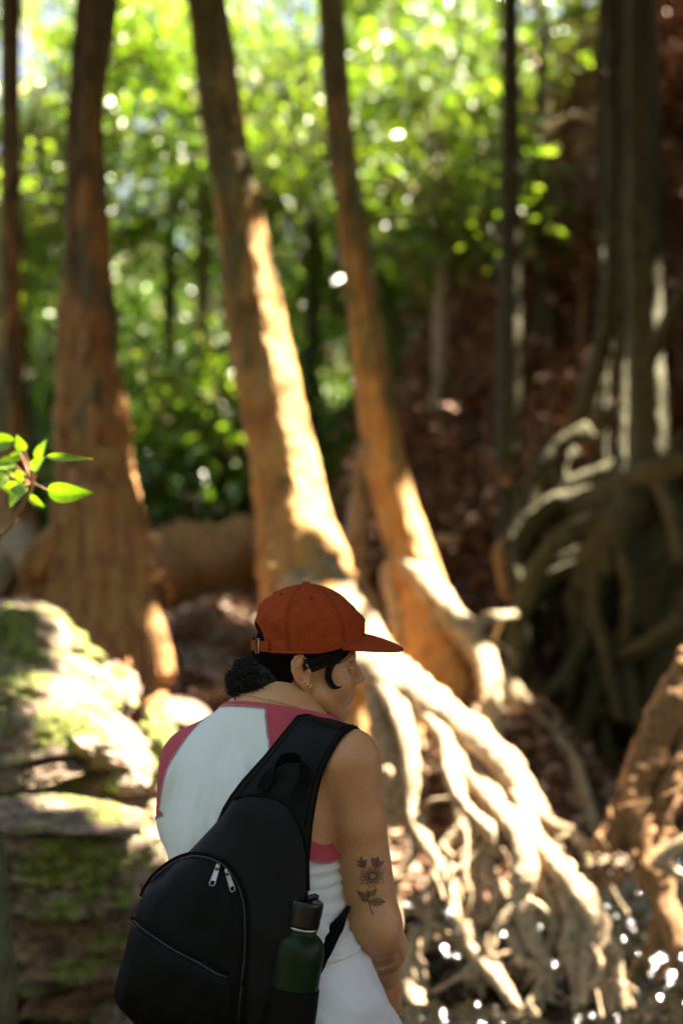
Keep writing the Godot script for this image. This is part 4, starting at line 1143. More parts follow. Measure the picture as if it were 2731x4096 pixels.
# surface nets on a grid, visiting only blocks near the surface
func mesh_field(f: Callable, lo: Vector3, hi: Vector3, cell: float, g: Geo) -> void:
	var B := 4
	var nb := Vector3i(((hi - lo) / (cell * B)).ceil())
	var n := nb * B + Vector3i.ONE
	var val := PackedFloat32Array(); val.resize(n.x * n.y * n.z); val.fill(INF)
	var idx := PackedInt32Array(); idx.resize(n.x * n.y * n.z); idx.fill(-1)
	var sy := n.x; var sz := n.x * n.y
	var reach := cell * B * 0.87 * 1.35
	var cells := PackedInt32Array()
	var offs := [0, 1, sy, sy + 1, sz, sz + 1, sz + sy, sz + sy + 1]
	var ends := [[0, 1], [2, 3], [4, 5], [6, 7], [0, 2], [1, 3], [4, 6], [5, 7], [0, 4], [1, 5], [2, 6], [3, 7]]
	for bz in nb.z:
		for by in nb.y:
			for bx in nb.x:
				var mid := lo + (Vector3(bx, by, bz) + Vector3(.5, .5, .5)) * cell * B
				if absf(f.call(mid)) > reach: continue
				for z in range(bz * B, bz * B + B):
					for y in range(by * B, by * B + B):
						for x in range(bx * B, bx * B + B):
							var at0 := x + y * sy + z * sz
							var neg := 0
							for o in 8:
								var a: int = at0 + offs[o]
								var vv := val[a]
								if vv == INF:
									vv = f.call(lo + Vector3(x + (o & 1), y + ((o >> 1) & 1), z + (o >> 2)) * cell)
									val[a] = vv
								if vv < 0.0: neg += 1
							if neg == 0 or neg == 8: continue
							var s := Vector3.ZERO; var c := 0
							for e in ends:
								var va := val[at0 + offs[e[0]]]; var vb := val[at0 + offs[e[1]]]
								if (va < 0.0) != (vb < 0.0):
									var t := va / (va - vb)
									var pa := Vector3(e[0] & 1, (e[0] >> 1) & 1, e[0] >> 2); var pb := Vector3(e[1] & 1, (e[1] >> 1) & 1, e[1] >> 2)
									s += pa.lerp(pb, t); c += 1
							idx[at0] = g.add(lo + (Vector3(x, y, z) + s / c) * cell)
							cells.append(at0)
	for a in cells:
		if a < sz + sy + 1: continue
		var v0 := val[a]
		for ax in 3:
			var st: int = [1, sy, sz][ax]; var u: int = [sy, sz, 1][ax]; var w: int = [sz, 1, sy][ax]
			var v1 := val[a + st]
			if v1 == INF or (v0 < 0.0) == (v1 < 0.0): continue
			var i0 := idx[a]; var i1 := idx[a - u]; var i2 := idx[a - u - w]; var i3 := idx[a - w]
			if i1 < 0 or i2 < 0 or i3 < 0: continue
			if v0 < 0.0: g.quad(i0, i1, i2, i3)
			else: g.quad(i0, i3, i2, i1)

# keep the part of a mesh where keep(p) > 0, cutting triangles cleanly at the border
func clip(src: Geo, keep: Callable) -> Geo:
	var out := Geo.new(); var m := {}; var val := PackedFloat32Array(); val.resize(src.v.size())
	if src.n.size() != src.v.size(): src.normals()
	for k in src.v.size(): val[k] = keep.call(src.v[k])
	for k in range(0, src.i.size(), 3):
		var t := [src.i[k], src.i[k + 1], src.i[k + 2]]
		var ring := []
		for e in 3:
			var a: int = t[e]; var b: int = t[(e + 1) % 3]
			if val[a] >= 0.0:
				if not m.has(a):
					m[a] = out.v.size(); out.v.append(src.v[a]); out.n.append(src.n[a])
				ring.append(m[a])
			if (val[a] >= 0.0) != (val[b] >= 0.0):
				var key := Vector2i(mini(a, b), maxi(a, b))
				if not m.has(key):
					var f := val[a] / (val[a] - val[b])
					m[key] = out.v.size(); out.v.append(src.v[a].lerp(src.v[b], f)); out.n.append(src.n[a].lerp(src.n[b], f).normalized())
				ring.append(m[key])
		for e in range(1, ring.size() - 1):
			out.i.append(ring[0]); out.i.append(ring[e]); out.i.append(ring[e + 1])
	return out

# a second, inner skin and a rim: cloth with thickness
func thicken(g: Geo, t: float) -> void:
	var n := g.v.size(); var tris := g.i.size()
	for k in n:
		g.v.append(g.v[k] - g.n[k] * t); g.n.append(-g.n[k])
	var edges := {}
	for k in range(0, tris, 3):
		var a := g.i[k]; var b := g.i[k + 1]; var c := g.i[k + 2]
		g.i.append(a + n); g.i.append(c + n); g.i.append(b + n)
		for e in [[a, b], [b, c], [c, a]]:
			var r := Vector2i(e[1], e[0])
			if edges.has(r): edges.erase(r)
			else: edges[Vector2i(e[0], e[1])] = true
	for e in edges:
		g.i.append(e.x); g.i.append(e.x + n); g.i.append(e.y)
		g.i.append(e.y); g.i.append(e.x + n); g.i.append(e.y + n)

# head: local axes x forward, y up, z to the person's right; centimetres from the middle between the ears
var HX := Vector3(); var HY := Vector3(); var HZ := Vector3(); var HC := Vector3()
const HEAD_YAW := 10.0
func prep_head() -> void:
	var a := deg_to_rad(HEAD_YAW)
	HX = Vector3(cos(a), 0, -sin(a)); HZ = Vector3(sin(a), 0, cos(a)); HY = Vector3.UP
	HC = Q(1226, 2690, 0.0) - HZ * 0.072
func hw(x: float, y: float, z: float) -> Vector3:
	return HC + (HX * x + HY * y + HZ * z) * 0.01
func hl(p: Vector3) -> Vector3:
	var q := (p - HC) * 100.0
	return Vector3(q.dot(HX), q.dot(HY), q.dot(HZ))

func head_d(p: Vector3) -> float:       # metres in, metres out
	var q := hl(p)
	var m := Vector3(q.x, q.y + .95 * smoothstep(2.0, 8.0, q.x) * smoothstep(8.0, 3.0, q.y), absf(q.z))
	var d := ell_d(m, Vector3(1.0, 4.8, 0), Vector3(9.1, 8.8, 7.3))
	d = smin(d, ell_d(m, Vector3(5.0, -1.4, 0), Vector3(5.0, 7.2, 5.6)), 2.2)
	d = smin(d, cap_d(m, Vector3(2.2, -4.6, 4.7), Vector3(6.8, -8.0, 1.4), 1.7, 1.5), 2.4)
	d = smin(d, ell_d(m, Vector3(7.1, -8.3, 0), Vector3(1.7, 1.6, 2.0)), 1.4)
	d = smin(d, ell_d(m, Vector3(6.6, -1.8, 3.6), Vector3(2.6, 2.6, 2.2)), 1.6)
	d = smin(d, cap_d(m, Vector3(9.2, 3.4, 0), Vector3(8.2, 3.5, 3.6), 1.15, 1.0), 1.4)
	d = smin(d, ell_d(m, Vector3(7.9, -4.2, 0), Vector3(2.3, 2.5, 2.7)), 1.2)
	# eye sockets and eyeballs
	var so := (m - Vector3(9.4, 1.3, 3.1)).length() - 1.35
	d = -smin(-d, so, 0.9)
	d = minf(d, (m - Vector3(7.75, 1.2, 3.1)).length() - 1.2)
	d = smin(d, cap_d(m, Vector3(8.5, 2.05, 2.3), Vector3(8.1, 2.0, 3.9), .38, .3), .35)
	# nose
	var no := cap_d(m, Vector3(9.7, 2.3, 0), Vector3(11.5, -1.2, 0), .60, .82)
	no = smin(no, ell_d(m, Vector3(10.5, -1.6, .85), Vector3(.95, .7, .6)), .5)
	no = smin(no, cap_d(m, Vector3(10.9, -1.5, 0), Vector3(9.9, -2.6, 0), .5, .4), .4)
	d = smin(d, no, .8)
	# lips, slightly parted
	d = smin(d, cap_d(m, Vector3(9.95, -3.75, 0), Vector3(8.7, -4.4, 2.1), .64, .25), .3)
	d = smin(d, cap_d(m, Vector3(9.2, -5.95, 0), Vector3(8.4, -5.2, 2.0), .68, .25), .3)
	var gap := cap_d(m, Vector3(10.3, -4.9, 0), Vector3(8.7, -4.75, 2.2), .50, .12)
	d = -smin(-d, gap, .15)
	# neck
	d = smin(d, cap_d(q, hl(J.neck0 + Vector3(0, -.03, 0)), Vector3(-1.6, -2.0, 0), 5.9, 5.4), 1.6)
	# ear
	if m.z > 5.0:
		var e := m - Vector3(-0.9, 0.1, 7.15)
		var c := cos(0.2); var s := sin(0.2)
		e = Vector3(e.x * c + e.y * s, -e.x * s + e.y * c, e.z - 0.22 * (-e.x + 1.2))     # tilted back, opening outwards behind
		var ear := ell_d(e, Vector3(0, 0.3, -.05), Vector3(1.75, 3.0, .48))
		var bowl := ell_d(e, Vector3(.3, .0, .62), Vector3(1.15, 1.75, .85))
		ear = -smin(-ear, bowl, .2)
		var rim := [Vector3(1.25, .9, .15), Vector3(1.25, 2.2, .22), Vector3(.5, 3.15, .25), Vector3(-.6, 3.1, .25), Vector3(-1.5, 2.2, .25), Vector3(-1.72, .7, .25), Vector3(-1.45, -.9, .2), Vector3(-.8, -2.1, .12)]
		for k in 7: ear = smin(ear, cap_d(e, rim[k], rim[k + 1], .30, .30), .12)
		ear = smin(ear, cap_d(e, Vector3(-.5, 1.9, .2), Vector3(-.75, -.4, .3), .22, .26), .2)
		ear = smin(ear, cap_d(e, Vector3(-.75, -.4, .3), Vector3(.2, -1.8, .25), .26, .3), .2)          # antihelix
		ear = smin(ear, ell_d(e, Vector3(.3, -2.75, .05), Vector3(.95, .95, .45)), .5)                    # lobe
		ear = smin(ear, ell_d(e, Vector3(1.35, -.45, .15), Vector3(.4, .65, .5)), .3)                     # tragus
		d = smin(d, ear, .35)
	return d * 0.01

func skin_color(p: Vector3, head: bool) -> Color:
	var base := Color(0.50, 0.26, 0.122)
	var n := noise.get_noise_3dv(p * 14.0) * 0.10 + rough_noise.get_noise_3dv(p * 60.0) * 0.06
	base = base * (1.0 + n)
	base = base.lerp(Color(0.50, 0.20, 0.12), clampf(noise.get_noise_3dv(p * 9.0 + Vector3(7, 2, 1)) * 0.6, 0.0, 0.3))
	if head:
		var q := hl(p)
		var m := Vector3(q.x, q.y + .95 * smoothstep(2.0, 8.0, q.x) * smoothstep(8.0, 3.0, q.y), absf(q.z))
		var lip := minf(cap_d(m, Vector3(9.75, -3.75, 0), Vector3(8.7, -4.5, 2.2), .55, .2), cap_d(m, Vector3(9.1, -5.9, 0), Vector3(8.4, -5.2, 2.1), .62, .2))
		base = base.lerp(Color(0.36, 0.10, 0.075), smoothstep(.28, .05, lip))
		base = base.lerp(Color(0.52, 0.19, 0.11), .5 * smoothstep(2.6, .6, (m - Vector3(7.5, -1.0, 4.6)).length()) + .5 * smoothstep(2.6, .8, (m - Vector3(-1.2, -.5, 7.8)).length()))
		var ey := (m - Vector3(7.75, 1.2, 3.1)).length()
		if ey < 1.26 and m.y < 1.0 and m.y > .55: base = Color(.05, .03, .025)       # lowered lids
		for f in [Vector3(8.4, .2, 4.6), Vector3(6.9, -.9, 5.2), Vector3(8.0, -1.0, 4.6), Vector3(5.2, -5.2, 5.0), Vector3(6.8, -5.6, 3.8), Vector3(7.4, .4, 5.2)]:
			if (m - f).length() < .22: base = Color(.17, .06, .03)
		base = base.lerp(Color(0.014, 0.009, 0.007), smoothstep(.3, .12, cap_d(m, Vector3(9.2, 3.1, 1.2), Vector3(8.0, 3.9, 4.2), .34, .16)))     # brows
		base = base.lerp(Color(0.02, 0.012, 0.008), smoothstep(.18, .05, cap_d(m, Vector3(8.75, 1.75, 2.2), Vector3(8.3, 1.55, 4.0), .14, .1)))     # lash line
	return base

func finger(g: Geo, p0: Vector3, dir: Vector3, bend: Vector3, seg: Array, r: float) -> void:
	var pts := [[p0, r]]; var p := p0; var d := dir
	for k in seg.size():
		d = (d + bend).normalized()
		p += d * seg[k]
		pts.append([p, r * (1.0 - 0.09 * (k + 1))])
	var sp := spline(pts, 5)
	var e: Vector3 = (sp[sp.size() - 1][0] - sp[sp.size() - 2][0]).normalized()
	var l: Vector3 = sp[sp.size() - 1][0]; var lr: float = sp[sp.size() - 1][1]
	sp.append([l + e * lr * .5, lr * .86]); sp.append([l + e * lr * .85, lr * .5])
	tube(g, sp, 12, 0.0)

func hand(g: Geo, wrist: Vector3, along: Vector3, palm: Vector3, thumb_side: float) -> void:
	# palm: the way the palm faces; fingers curl towards it
	along = along.normalized(); palm = (palm - along * palm.dot(along)).normalized()
	var side := along.cross(palm).normalized() * thumb_side
	var m := Geo.new()
	var f := func(p: Vector3) -> float:
		var d := 9.0
		for k in 4:
			var kn := wrist + along * (.088 - .006 * absf(k - 1.2)) + side * (.030 - .0195 * k)
			d = smin(d, cap_d(p, wrist + side * (.012 - .008 * k) + along * .005, kn, .0155, .0115), .014)
		d = smin(d, cap_d(p, wrist - along * .03, wrist + along * .01, .0235, .021), .02)
		return smin(d, cap_d(p, wrist + along * .02 + side * .016, wrist + along * .055 + side * .036 + palm * .012, .017, .012), .015)
	mesh_field(f, wrist - Vector3.ONE * .13, wrist + Vector3.ONE * .13, .0042, m)
	var b := g.v.size()
	g.v.append_array(m.v)
	for k in m.i: g.i.append(k + b)
	var lens := [[.043, .026, .021], [.047, .030, .022], [.044, .028, .021], [.034, .021, .019]]
	for k in 4:
		var kn := wrist + along * (.086 - .006 * absf(k - 1.2)) + side * (.030 - .0195 * k)
		finger(g, kn, along, palm * (.42 + .06 * k), lens[k], .0094 - .0006 * k)
	finger(g, wrist + along * .050 + side * .034 + palm * .010, (along * .8 + side * .5 + palm * .35).normalized(), (along * .18 - side * .05 + palm * .1), [.034, .028], .0105)

func build_person() -> void:
	prep_torso(); prep_joints(); prep_head()
	mats.skin = mat(1, 1, 1, 0.46, true)
	mats.skin.subsurf_scatter_enabled = true; mats.skin.subsurf_scatter_strength = 0.12
	mats.skin.metallic_specular = 0.45
	var bt := bump_tex(0.12, 1.2, 21)
	mats.skin.albedo_texture = noise_tex(0.03, [[.90, .865, .84], [.965, .955, .945], [1.0, 1.0, 1.0]], [.25, .5, .75], 22, 6)
	mats.skin.uv1_triplanar = true; mats.skin.uv1_scale = Vector3(8, 8, 8)
	mats.skin.normal_enabled = true; mats.skin.normal_texture = bt; mats.skin.normal_scale = .18
	var o := thing("person", "person in rust cap and white sleeveless top seen from behind, face turned right and down", "person", HERE)
	# --- body: one surface, with finer grids for head and hands
	var g := Geo.new()
	mesh_field(body_d, Vector3(-.44, .03, -.5), Vector3(.34, 1.47, .24), .0065, g)
	for k in g.v.size(): g.c.append(skin_color(g.v[k], false))
	var hg := Geo.new()
	mesh_field(head_d, hw(-11, -26, -11) - Vector3(.03, 0, .03), hw(14.5, 15.5, 11) + Vector3(.03, 0, .03), .0028, hg)
	for k in hg.v.size(): hg.c.append(skin_color(hg.v[k], true))
	var b := g.v.size()
	g.v.append_array(hg.v); g.c.append_array(hg.c)
	for k in hg.i: g.i.append(k + b)
	var hands := Geo.new()
	hand(hands, J.wr, (J.wr - J.er) * Vector3(1, .9, 1) + Vector3(.02, 0, 0), Vector3(-.6, .2, .35), -1.0)
	hand(hands, J.wl, (J.wl - J.el), Vector3(.2, -.4, .6), -1.0)
	b = g.v.size()
	g.v.append_array(hands.v)
	for k in hands.i: g.i.append(k + b)
	for k in hands.v: g.c.append(skin_color(k, false) * Color(1.02, .92, .9))
	part("body", g.mesh(), mats.skin, o)
	build_shirt(o)
	build_cap(o)
	build_hair(o)
	build_jewellery(o)
	build_tattoo(o)

# ---- clothes
func shirt_d(p: Vector3) -> float:
	var d := torso_d(p)
	d = smin(d, cap_d(p, J.neck0 + Vector3(0, -.005, 0), J.sr + Vector3(0, .012, 0), .045, .044), .07)
	d = smin(d, cap_d(p, J.neck0 + Vector3(0, -.005, 0), J.sl + Vector3(0, .012, 0), .045, .044), .07)
	d = smin(d, cap_d(p, J.sl, J.el, .056, .043) if false else cap_d(p, J.sl, J.sl + Vector3(-.008, -.08, 0), .056, .05), .07)
	d = smin(d, cap_d(p, J.neck0 - Vector3(0, .02, 0), J.neck0.lerp(J.neck1, .3), .066, .062), .05)
	var s := across(p)
	var off := .0055
	# folds: crosswise pulls on the right flank, long soft drapes down the back
	var flank := smoothstep(.05, .13, s) * smoothstep(1.19, 1.14, p.y)
	var run := p.y + .22 * s + .012 * noise.get_noise_2d(s * 9.0, p.y * 8.0)
	off += flank * (.0085 * pow(absf(sin(run * 135.0)), 1.8) * clampf(.5 + 1.6 * noise.get_noise_2d(run * 24.0, s * 3.0), 0.0, 1.0) + .0022 * noise.get_noise_2d(s * 5.0, run * 62.0))
	off += (1.0 - flank) * smoothstep(1.36, 1.28, p.y) * (.0042 * sin(s * 62.0 + 3.0 * noise.get_noise_3dv(p * Vector3(3, 2, 3))) + .0035 * noise.get_noise_3d(s * 26.0, p.y * 4.0, 1.0))
	off += .0035 * smoothstep(-.09, .03, s) * smoothstep(1.10, 1.18, p.y) * smoothstep(1.37, 1.30, p.y) * sin((s * .75 + p.y * .66) * 130.0 + 4.0 * noise.get_noise_3dv(p * 5.0))
	off += .012 * smoothstep(1.02, .97, p.y) * smoothstep(.95, .97, p.y)
	return d - maxf(off, .0028)

func neckline(p: Vector3) -> float:      # positive below the collar
	var c: Vector3 = J.neck0
	var up: Vector3 = ((J.neck1 - J.neck0).normalized() + Vector3(-.15, .25, -.1)).normalized()
	var h := (p - c).dot(up)
	return .030 - h if (p - c).length() < .2 else 1.0

func armhole(p: Vector3) -> float:       # positive inside the cloth
	var s := across(p)
	var e := Vector2((absf(s) - (.215 if s > 0.0 else .275)) / .088, (p.y - 1.262) / .122)
	return (e.length() - 1.0) * .1

func shorts_d(p: Vector3) -> float:
	var d := torso_d(p)
	d = smin(d, cap_d(p, J.hr, J.kr, .104, .088), .05)
	d = smin(d, cap_d(p, J.hl, J.kl, .104, .088), .05)
	var fold := .004 * noise.get_noise_3d(p.x * 12.0 + p.y * 9.0, p.y * 8.0, p.z * 12.0) + .0022 * sin((p.x * .8 + p.y * .6) * 95.0 + 6.0 * noise.get_noise_3dv(p * 4.0))
	return d - .012 - fold * smoothstep(.99, .94, p.y)

func build_shirt(o: Node3D) -> void:
	var weave := bump_tex(0.25, 1.6, 31, 512)
	mats.shirt = mat(0.62, 0.65, 0.64, 0.85); mats.pink = mat(0.38, 0.045, 0.068, 0.85); mats.shorts = mat(0.66, 0.66, 0.72, 0.85)
	mats.thread = mat(0.48, 0.22, 0.25, 0.8)
	for m in [mats.shirt, mats.pink, mats.shorts]:
		m.uv1_triplanar = true; m.uv1_scale = Vector3(6, 6, 6); m.normal_enabled = true; m.normal_texture = weave; m.normal_scale = .35
		m.rim_enabled = true; m.rim = .2
	var full := Geo.new()
	mesh_field(shirt_d, Vector3(-.46, .93, -.3), Vector3(.32, 1.46, .24), .0055, full)
	full.normals()
	var cloth := clip(full, func(p: Vector3) -> float: return minf(minf(neckline(p), armhole(p)), p.y - .935))
	var seam := func(p: Vector3) -> float:       # positive on the white body of the shirt
		var s := across(p); var t := clampf((1.388 - p.y) / .20, 0.0, 1.0)
		var line := (lerpf(.040, .150, pow(t, 1.3)) if s > 0.0 else lerpf(.066, .173, pow(t, .36))) if p.y > 1.188 else .155 + (1.188 - p.y) * 2.2
		return minf(minf(line - absf(s), neckline(p) - .010), armhole(p) - .018 if p.y < 1.2 and s > 0.0 else 1.0)
	var white := clip(cloth, seam)
	thicken(white, .0012)
	var top := part("tank_top", white.mesh(), mats.shirt, o)
	tag(top, "white sleeveless top with raspberry raglan shoulders")
	var trim := clip(cloth, func(p: Vector3) -> float: return -seam.call(p))
	thicken(trim, .0016)
	tag(part("raglan_trim", trim.mesh(), mats.pink, top), "raspberry pink collar and shoulder panels")
	# overlock stitching along the seams: short cross stitches
	var st := Geo.new()
	for k in range(0, cloth.i.size(), 3):
		var hit := []
		for e in 3:
			var a := cloth.i[k + e]; var c := cloth.i[k + (e + 1) % 3]
			var va: float = seam.call(cloth.v[a]); var vb: float = seam.call(cloth.v[c])
			if (va >= 0.0) != (vb >= 0.0): hit.append([cloth.v[a].lerp(cloth.v[c], va / (va - vb)), cloth.n[a]])
		if hit.size() == 2:
			var mid: Vector3 = (hit[0][0] + hit[1][0]) * .5 + hit[0][1] * .0012
			var t: Vector3 = (hit[1][0] - hit[0][0])
			if t.length() < .0008: continue
			var cross: Vector3 = t.normalized().cross(hit[0][1]).normalized()
			tube(st, [[mid - cross * .0024 + t * .3, .0005], [mid + cross * .0024 - t * .3, .0005]], 4, 0.0)
			tube(st, [[hit[0][0] + hit[0][1] * .0012 + cross * .0026, .0005], [hit[1][0] + hit[0][1] * .0012 + cross * .0026, .0005]], 4, 0.0)
	part("seam_stitching", st.mesh(), mats.thread, top).set_meta("kind", "stuff")
	var sh := Geo.new()
	mesh_field(shorts_d, Vector3(-.40, .56, -.42), Vector3(.42, 1.02, .2), .007, sh)
	sh.normals()
	var sc := clip(sh, func(p: Vector3) -> float: return minf(.985 - p.y, p.y - .60))
	thicken(sc, .0015)
	var shorts := part("shorts", sc.mesh(), mats.shorts, o)
	tag(shorts, "loose white shorts, creased at the hip")
	var shoe := mat(.05, .045, .04, .8)
	for a in [J.ar, J.al]:
		var sg := Geo.new()
		var q: Vector3 = a; var fwd := Vector3(.55, 0, -.83)
		var fd := func(p: Vector3) -> float:
			var d := smin(cap_d(p, Vector3(q.x, .05, q.z) - fwd * .05, Vector3(q.x, .04, q.z) + fwd * .13, .046, .038), cap_d(p, q + Vector3(0, .05, 0), Vector3(q.x, .05, q.z), .05, .05), .03)
			return maxf(d, .012 - p.y)
		mesh_field(fd, Vector3(q.x - .2, -.02, q.z - .22), Vector3(q.x + .2, .22, q.z + .2), .008, sg)
		part("shoe", sg.mesh(), shoe, o)

# ---- cap
const DOME := [[4.0, 1.0], [6.0, 1.0], [8.0, .985], [9.8, .945], [11.2, .87], [12.4, .78], [13.4, .68], [14.2, .575], [14.9, .455], [15.45, .32], [15.8, .19], [16.0, .0]]
func dome_r(y: float) -> float:
	for k in DOME.size() - 1:
		if y <= DOME[k + 1][0]:
			var t: float = clampf((y - DOME[k][0]) / (DOME[k + 1][0] - DOME[k][0]), 0, 1)
			return lerpf(DOME[k][1], DOME[k + 1][1], t)
	return 0.0

func cap_low(ph: float) -> float:
	var c := maxf(cos(ph), 0.0)
	return 3.75 + 2.7 * pow(c, 1.3)

func cap_pt(ph: float, t: float, arch := true, out := 0.0) -> Vector3:       # t 0 at the hem, 1 at the top; head centimetres
	var low := cap_low(ph)
	if arch:
		var dl := absf(angle_difference(ph, PI)) / .62
		if dl < 1.0: low += 5.6 * sqrt(1.0 - dl * dl)
	var tt := t
	var y := lerpf(low, 16.0, sin(tt * PI * .5))
	var r := dome_r(y)
	if y > 15.3: r = sqrt(maxf(0.0, (16.0 - y) / .7)) * dome_r(15.3)
	var cx := lerpf(1.7, 1.0, smoothstep(4.0, 16.0, y))
	# soft creases in the cloth, seams drawn in slightly
	var f := smoothstep(0.0, .25, t) * smoothstep(1.0, .75, t)
	var crease := .5 * f * noise.get_noise_2d(ph * 1.9 + y * .16, y * .13 + 4.0)
	crease += .8 * smoothstep(1.0, .45, t) * sin(y * .85 - ph * 3.2 + 1.0) * clampf(noise.get_noise_2d(ph * 1.1 + 3.0, y * .10) + .12, 0.0, .5)
	var k := fposmod(ph + PI / 6.0, PI / 3.0) - PI / 6.0       # distance to the nearest seam, panels meet at 0, 60, 120 ...
	var groove := -.10 * exp(-pow(k * r * 10.0 / .22, 2.0))
	var s := r + (crease + groove + out) / 10.0
	return Vector3(cx + 10.6 * s * cos(ph), y + out * .3, 8.75 * s * sin(ph))

func hv(p: Vector3) -> Vector3: return hw(p.x, p.y, p.z)

func build_cap(o: Node3D) -> void:
	var weave := bump_tex(0.3, 2.0, 41, 512)
	mats.cap = tri_mat(noise_tex(0.05, [[.235, .036, .009], [.268, .044, .0115], [.30, .052, .014]], [.2, .5, .8], 42), weave, Vector3(5, 5, 5), .9, .3)
	mats.cap.metallic_specular = .2
	var cap := Node3D.new(); cap.name = "cap"; o.add_child(cap)
	cap.set_meta("label", "rust-red cotton baseball cap with curved brim and rear strap")
	for panel in 6:
		var a0 := panel * PI / 3.0; var g := Geo.new(); var nu := 22; var nv := 30
		for j in nv + 1:
			for i in nu + 1: g.add(hv(cap_pt(a0 + (PI / 3.0) * i / nu, float(j) / nv * .992)))
		for j in nv:
			for i in nu: g.quad(j * (nu + 1) + i, j * (nu + 1) + i + 1, (j + 1) * (nu + 1) + i + 1, (j + 1) * (nu + 1) + i)
		g.normals()
		var mid := g.v.size() / 2
		if g.n[mid].dot(g.v[mid] - hw(1, 6, 0)) < 0:
			for k in range(0, g.i.size(), 3):
				var s := g.i[k + 1]; g.i[k + 1] = g.i[k + 2]; g.i[k + 2] = s
			g.normals()
		thicken(g, .0014)
		part("panel", g.mesh(), mats.cap, cap)
		# eyelet in each panel and a double row of stitches beside the seam
		var e := Geo.new(); var c := cap_pt(a0 + PI / 6.0, .60, true, .05); var cu := (cap_pt(a0 + PI / 6.0 + .05, .60, true, .05) - c).normalized(); var cv := (cap_pt(a0 + PI / 6.0, .63, true, .05) - c).normalized()
		var ring := []
		for k in 13: ring.append([hv(c + (cu * cos(TAU * k / 12.0) + cv * sin(TAU * k / 12.0)) * .34), .0009])
		tube(e, ring, 5, 0.0)
		part("eyelet", e.mesh(), mats.cap, cap)
		var shade_disc := Geo.new(); var hc := shade_disc.add(hv(c + cu.cross(cv) * .02))
		for k in 12: shade_disc.add(hv(c + (cu * cos(TAU * k / 12.0) + cv * sin(TAU * k / 12.0)) * .2 + cu.cross(cv) * .02))
		for k in 12: shade_disc.tri(hc, 1 + k, 1 + (k + 1) % 12)
		part("eyelet_shade", shade_disc.mesh(), mat(.03, .01, .006, .9), cap)  # flat dark disc standing in for the shade inside the eyelet
		for off in [-.028, .028]:
			var line := []
			for k in 25: line.append([hv(cap_pt(a0 + off, .02 + .9 * k / 24.0, false, .07)), .0005])
			if absf(angle_difference(a0, PI)) < .1: continue
			var sg := Geo.new(); tube(sg, line, 4, 0.0); part("seam_stitch", sg.mesh(), mats.cap, cap)
	# hem band: a folded edge round the bottom, open at the back
	var hem := Geo.new(); var hp := []
	for k in 61:
		var ph := lerpf(-PI + .64, PI - .64, k / 60.0)
		hp.append([hv(cap_pt(ph, 0.0, false, .02)), .0022])
	tube(hem, hp, 6, 0.0); part("hem", hem.mesh(), mats.cap, cap)
	var ah := Geo.new(); var ap := []
	for k in 31: ap.append([hv(cap_pt(PI + lerpf(-.61, .61, k / 30.0), 0.0, true, .03)), .0021])
	tube(ah, ap, 6, 0.0); part("hem", ah.mesh(), mats.cap, cap)
	# top button
	var bg := Geo.new(); var top := hw(1.0, 15.95, 0)
	var prof := [[.0075, -.001], [.008, .0015], [.0072, .0038], [.005, .0052], [.0, .0056]]
	for j in prof.size():
		for k in 16: bg.add(top + (HX * cos(TAU * k / 16) + HZ * sin(TAU * k / 16)) * prof[j][0] + HY * prof[j][1])
	for j in prof.size() - 1:
		for k in 16: bg.quad(j * 16 + k, (j + 1) * 16 + k, (j + 1) * 16 + (k + 1) % 16, j * 16 + (k + 1) % 16)
	part("button", bg.mesh(), mats.cap, cap)
	# brim
	var br := Geo.new(); var nu := 44; var nv := 14
	for layer in 2:
		for j in nv + 1:
			for i in nu + 1:
				var s := lerpf(-1.0, 1.0, float(i) / nu); var ph := s * deg_to_rad(64.0); var t := float(j) / nv
				var a := cap_pt(ph, 0.0, false, .05)
				var ext := 7.6 * pow(maxf(0.0, 1.0 - pow(absf(s), 2.6)), .62)
				var p := a + Vector3(1, 0, .10 * s) * ext * t
				p.y = a.y - .05 - (2.9 - 1.2 * s * s) * (t * .75 + t * t * .25) * (ext / 7.6) + .25 * sin(t * PI) * (1.0 - s * s)
				if layer == 1: p.y -= .55 * (1.0 - pow(t, 10.0) * .25)
				br.add(hv(p))
	var m := (nu + 1) * (nv + 1)
	for j in nv:
		for i in nu:
			var q := j * (nu + 1) + i
			br.quad(q, q + 1, q + nu + 2, q + nu + 1)
			br.quad(m + q, m + q + nu + 1, m + q + nu + 2, m + q + 1)
	for i in nu:
		var q := nv * (nu + 1) + i
		br.quad(q, q + 1, m + q + 1, m + q)
	var brim := part("brim", br.mesh(), mats.cap, cap)
	# rear strap with its buckle
	var sg := Geo.new(); var inner := []
	for k in 25:
		var ph := PI + lerpf(-.68, .68, k / 24.0)
		for y in [3.75, 5.7]:
			for th in [.42, .18]:
				var p := cap_pt(ph, 0.0, false, th); p.y = y
				sg.add(hv(p))
	for k in 24:
		var a := k * 4
		sg.quad(a, a + 4, a + 6, a + 2); sg.quad(a + 1, a + 3, a + 7, a + 5); sg.quad(a + 2, a + 6, a + 7, a + 3); sg.quad(a, a + 1, a + 5, a + 4)
	part("strap", sg.mesh(), mats.cap, cap)
	var buckle := Geo.new(); var bp := []
	for q in [[-.34, 3.4], [-.34, 6.05], [-.46, 6.05], [-.46, 3.4], [-.34, 3.4]]:
		var p := cap_pt(PI + q[0], 0.0, false, .56); p.y = q[1]; bp.append([hv(p), .0011])
	tube(buckle, bp, 6, 0.0)
	var steel := mat(.36, .345, .30, .36); steel.metallic = 1.0
	mats.steel = steel
	part("buckle", buckle.mesh(), steel, cap)
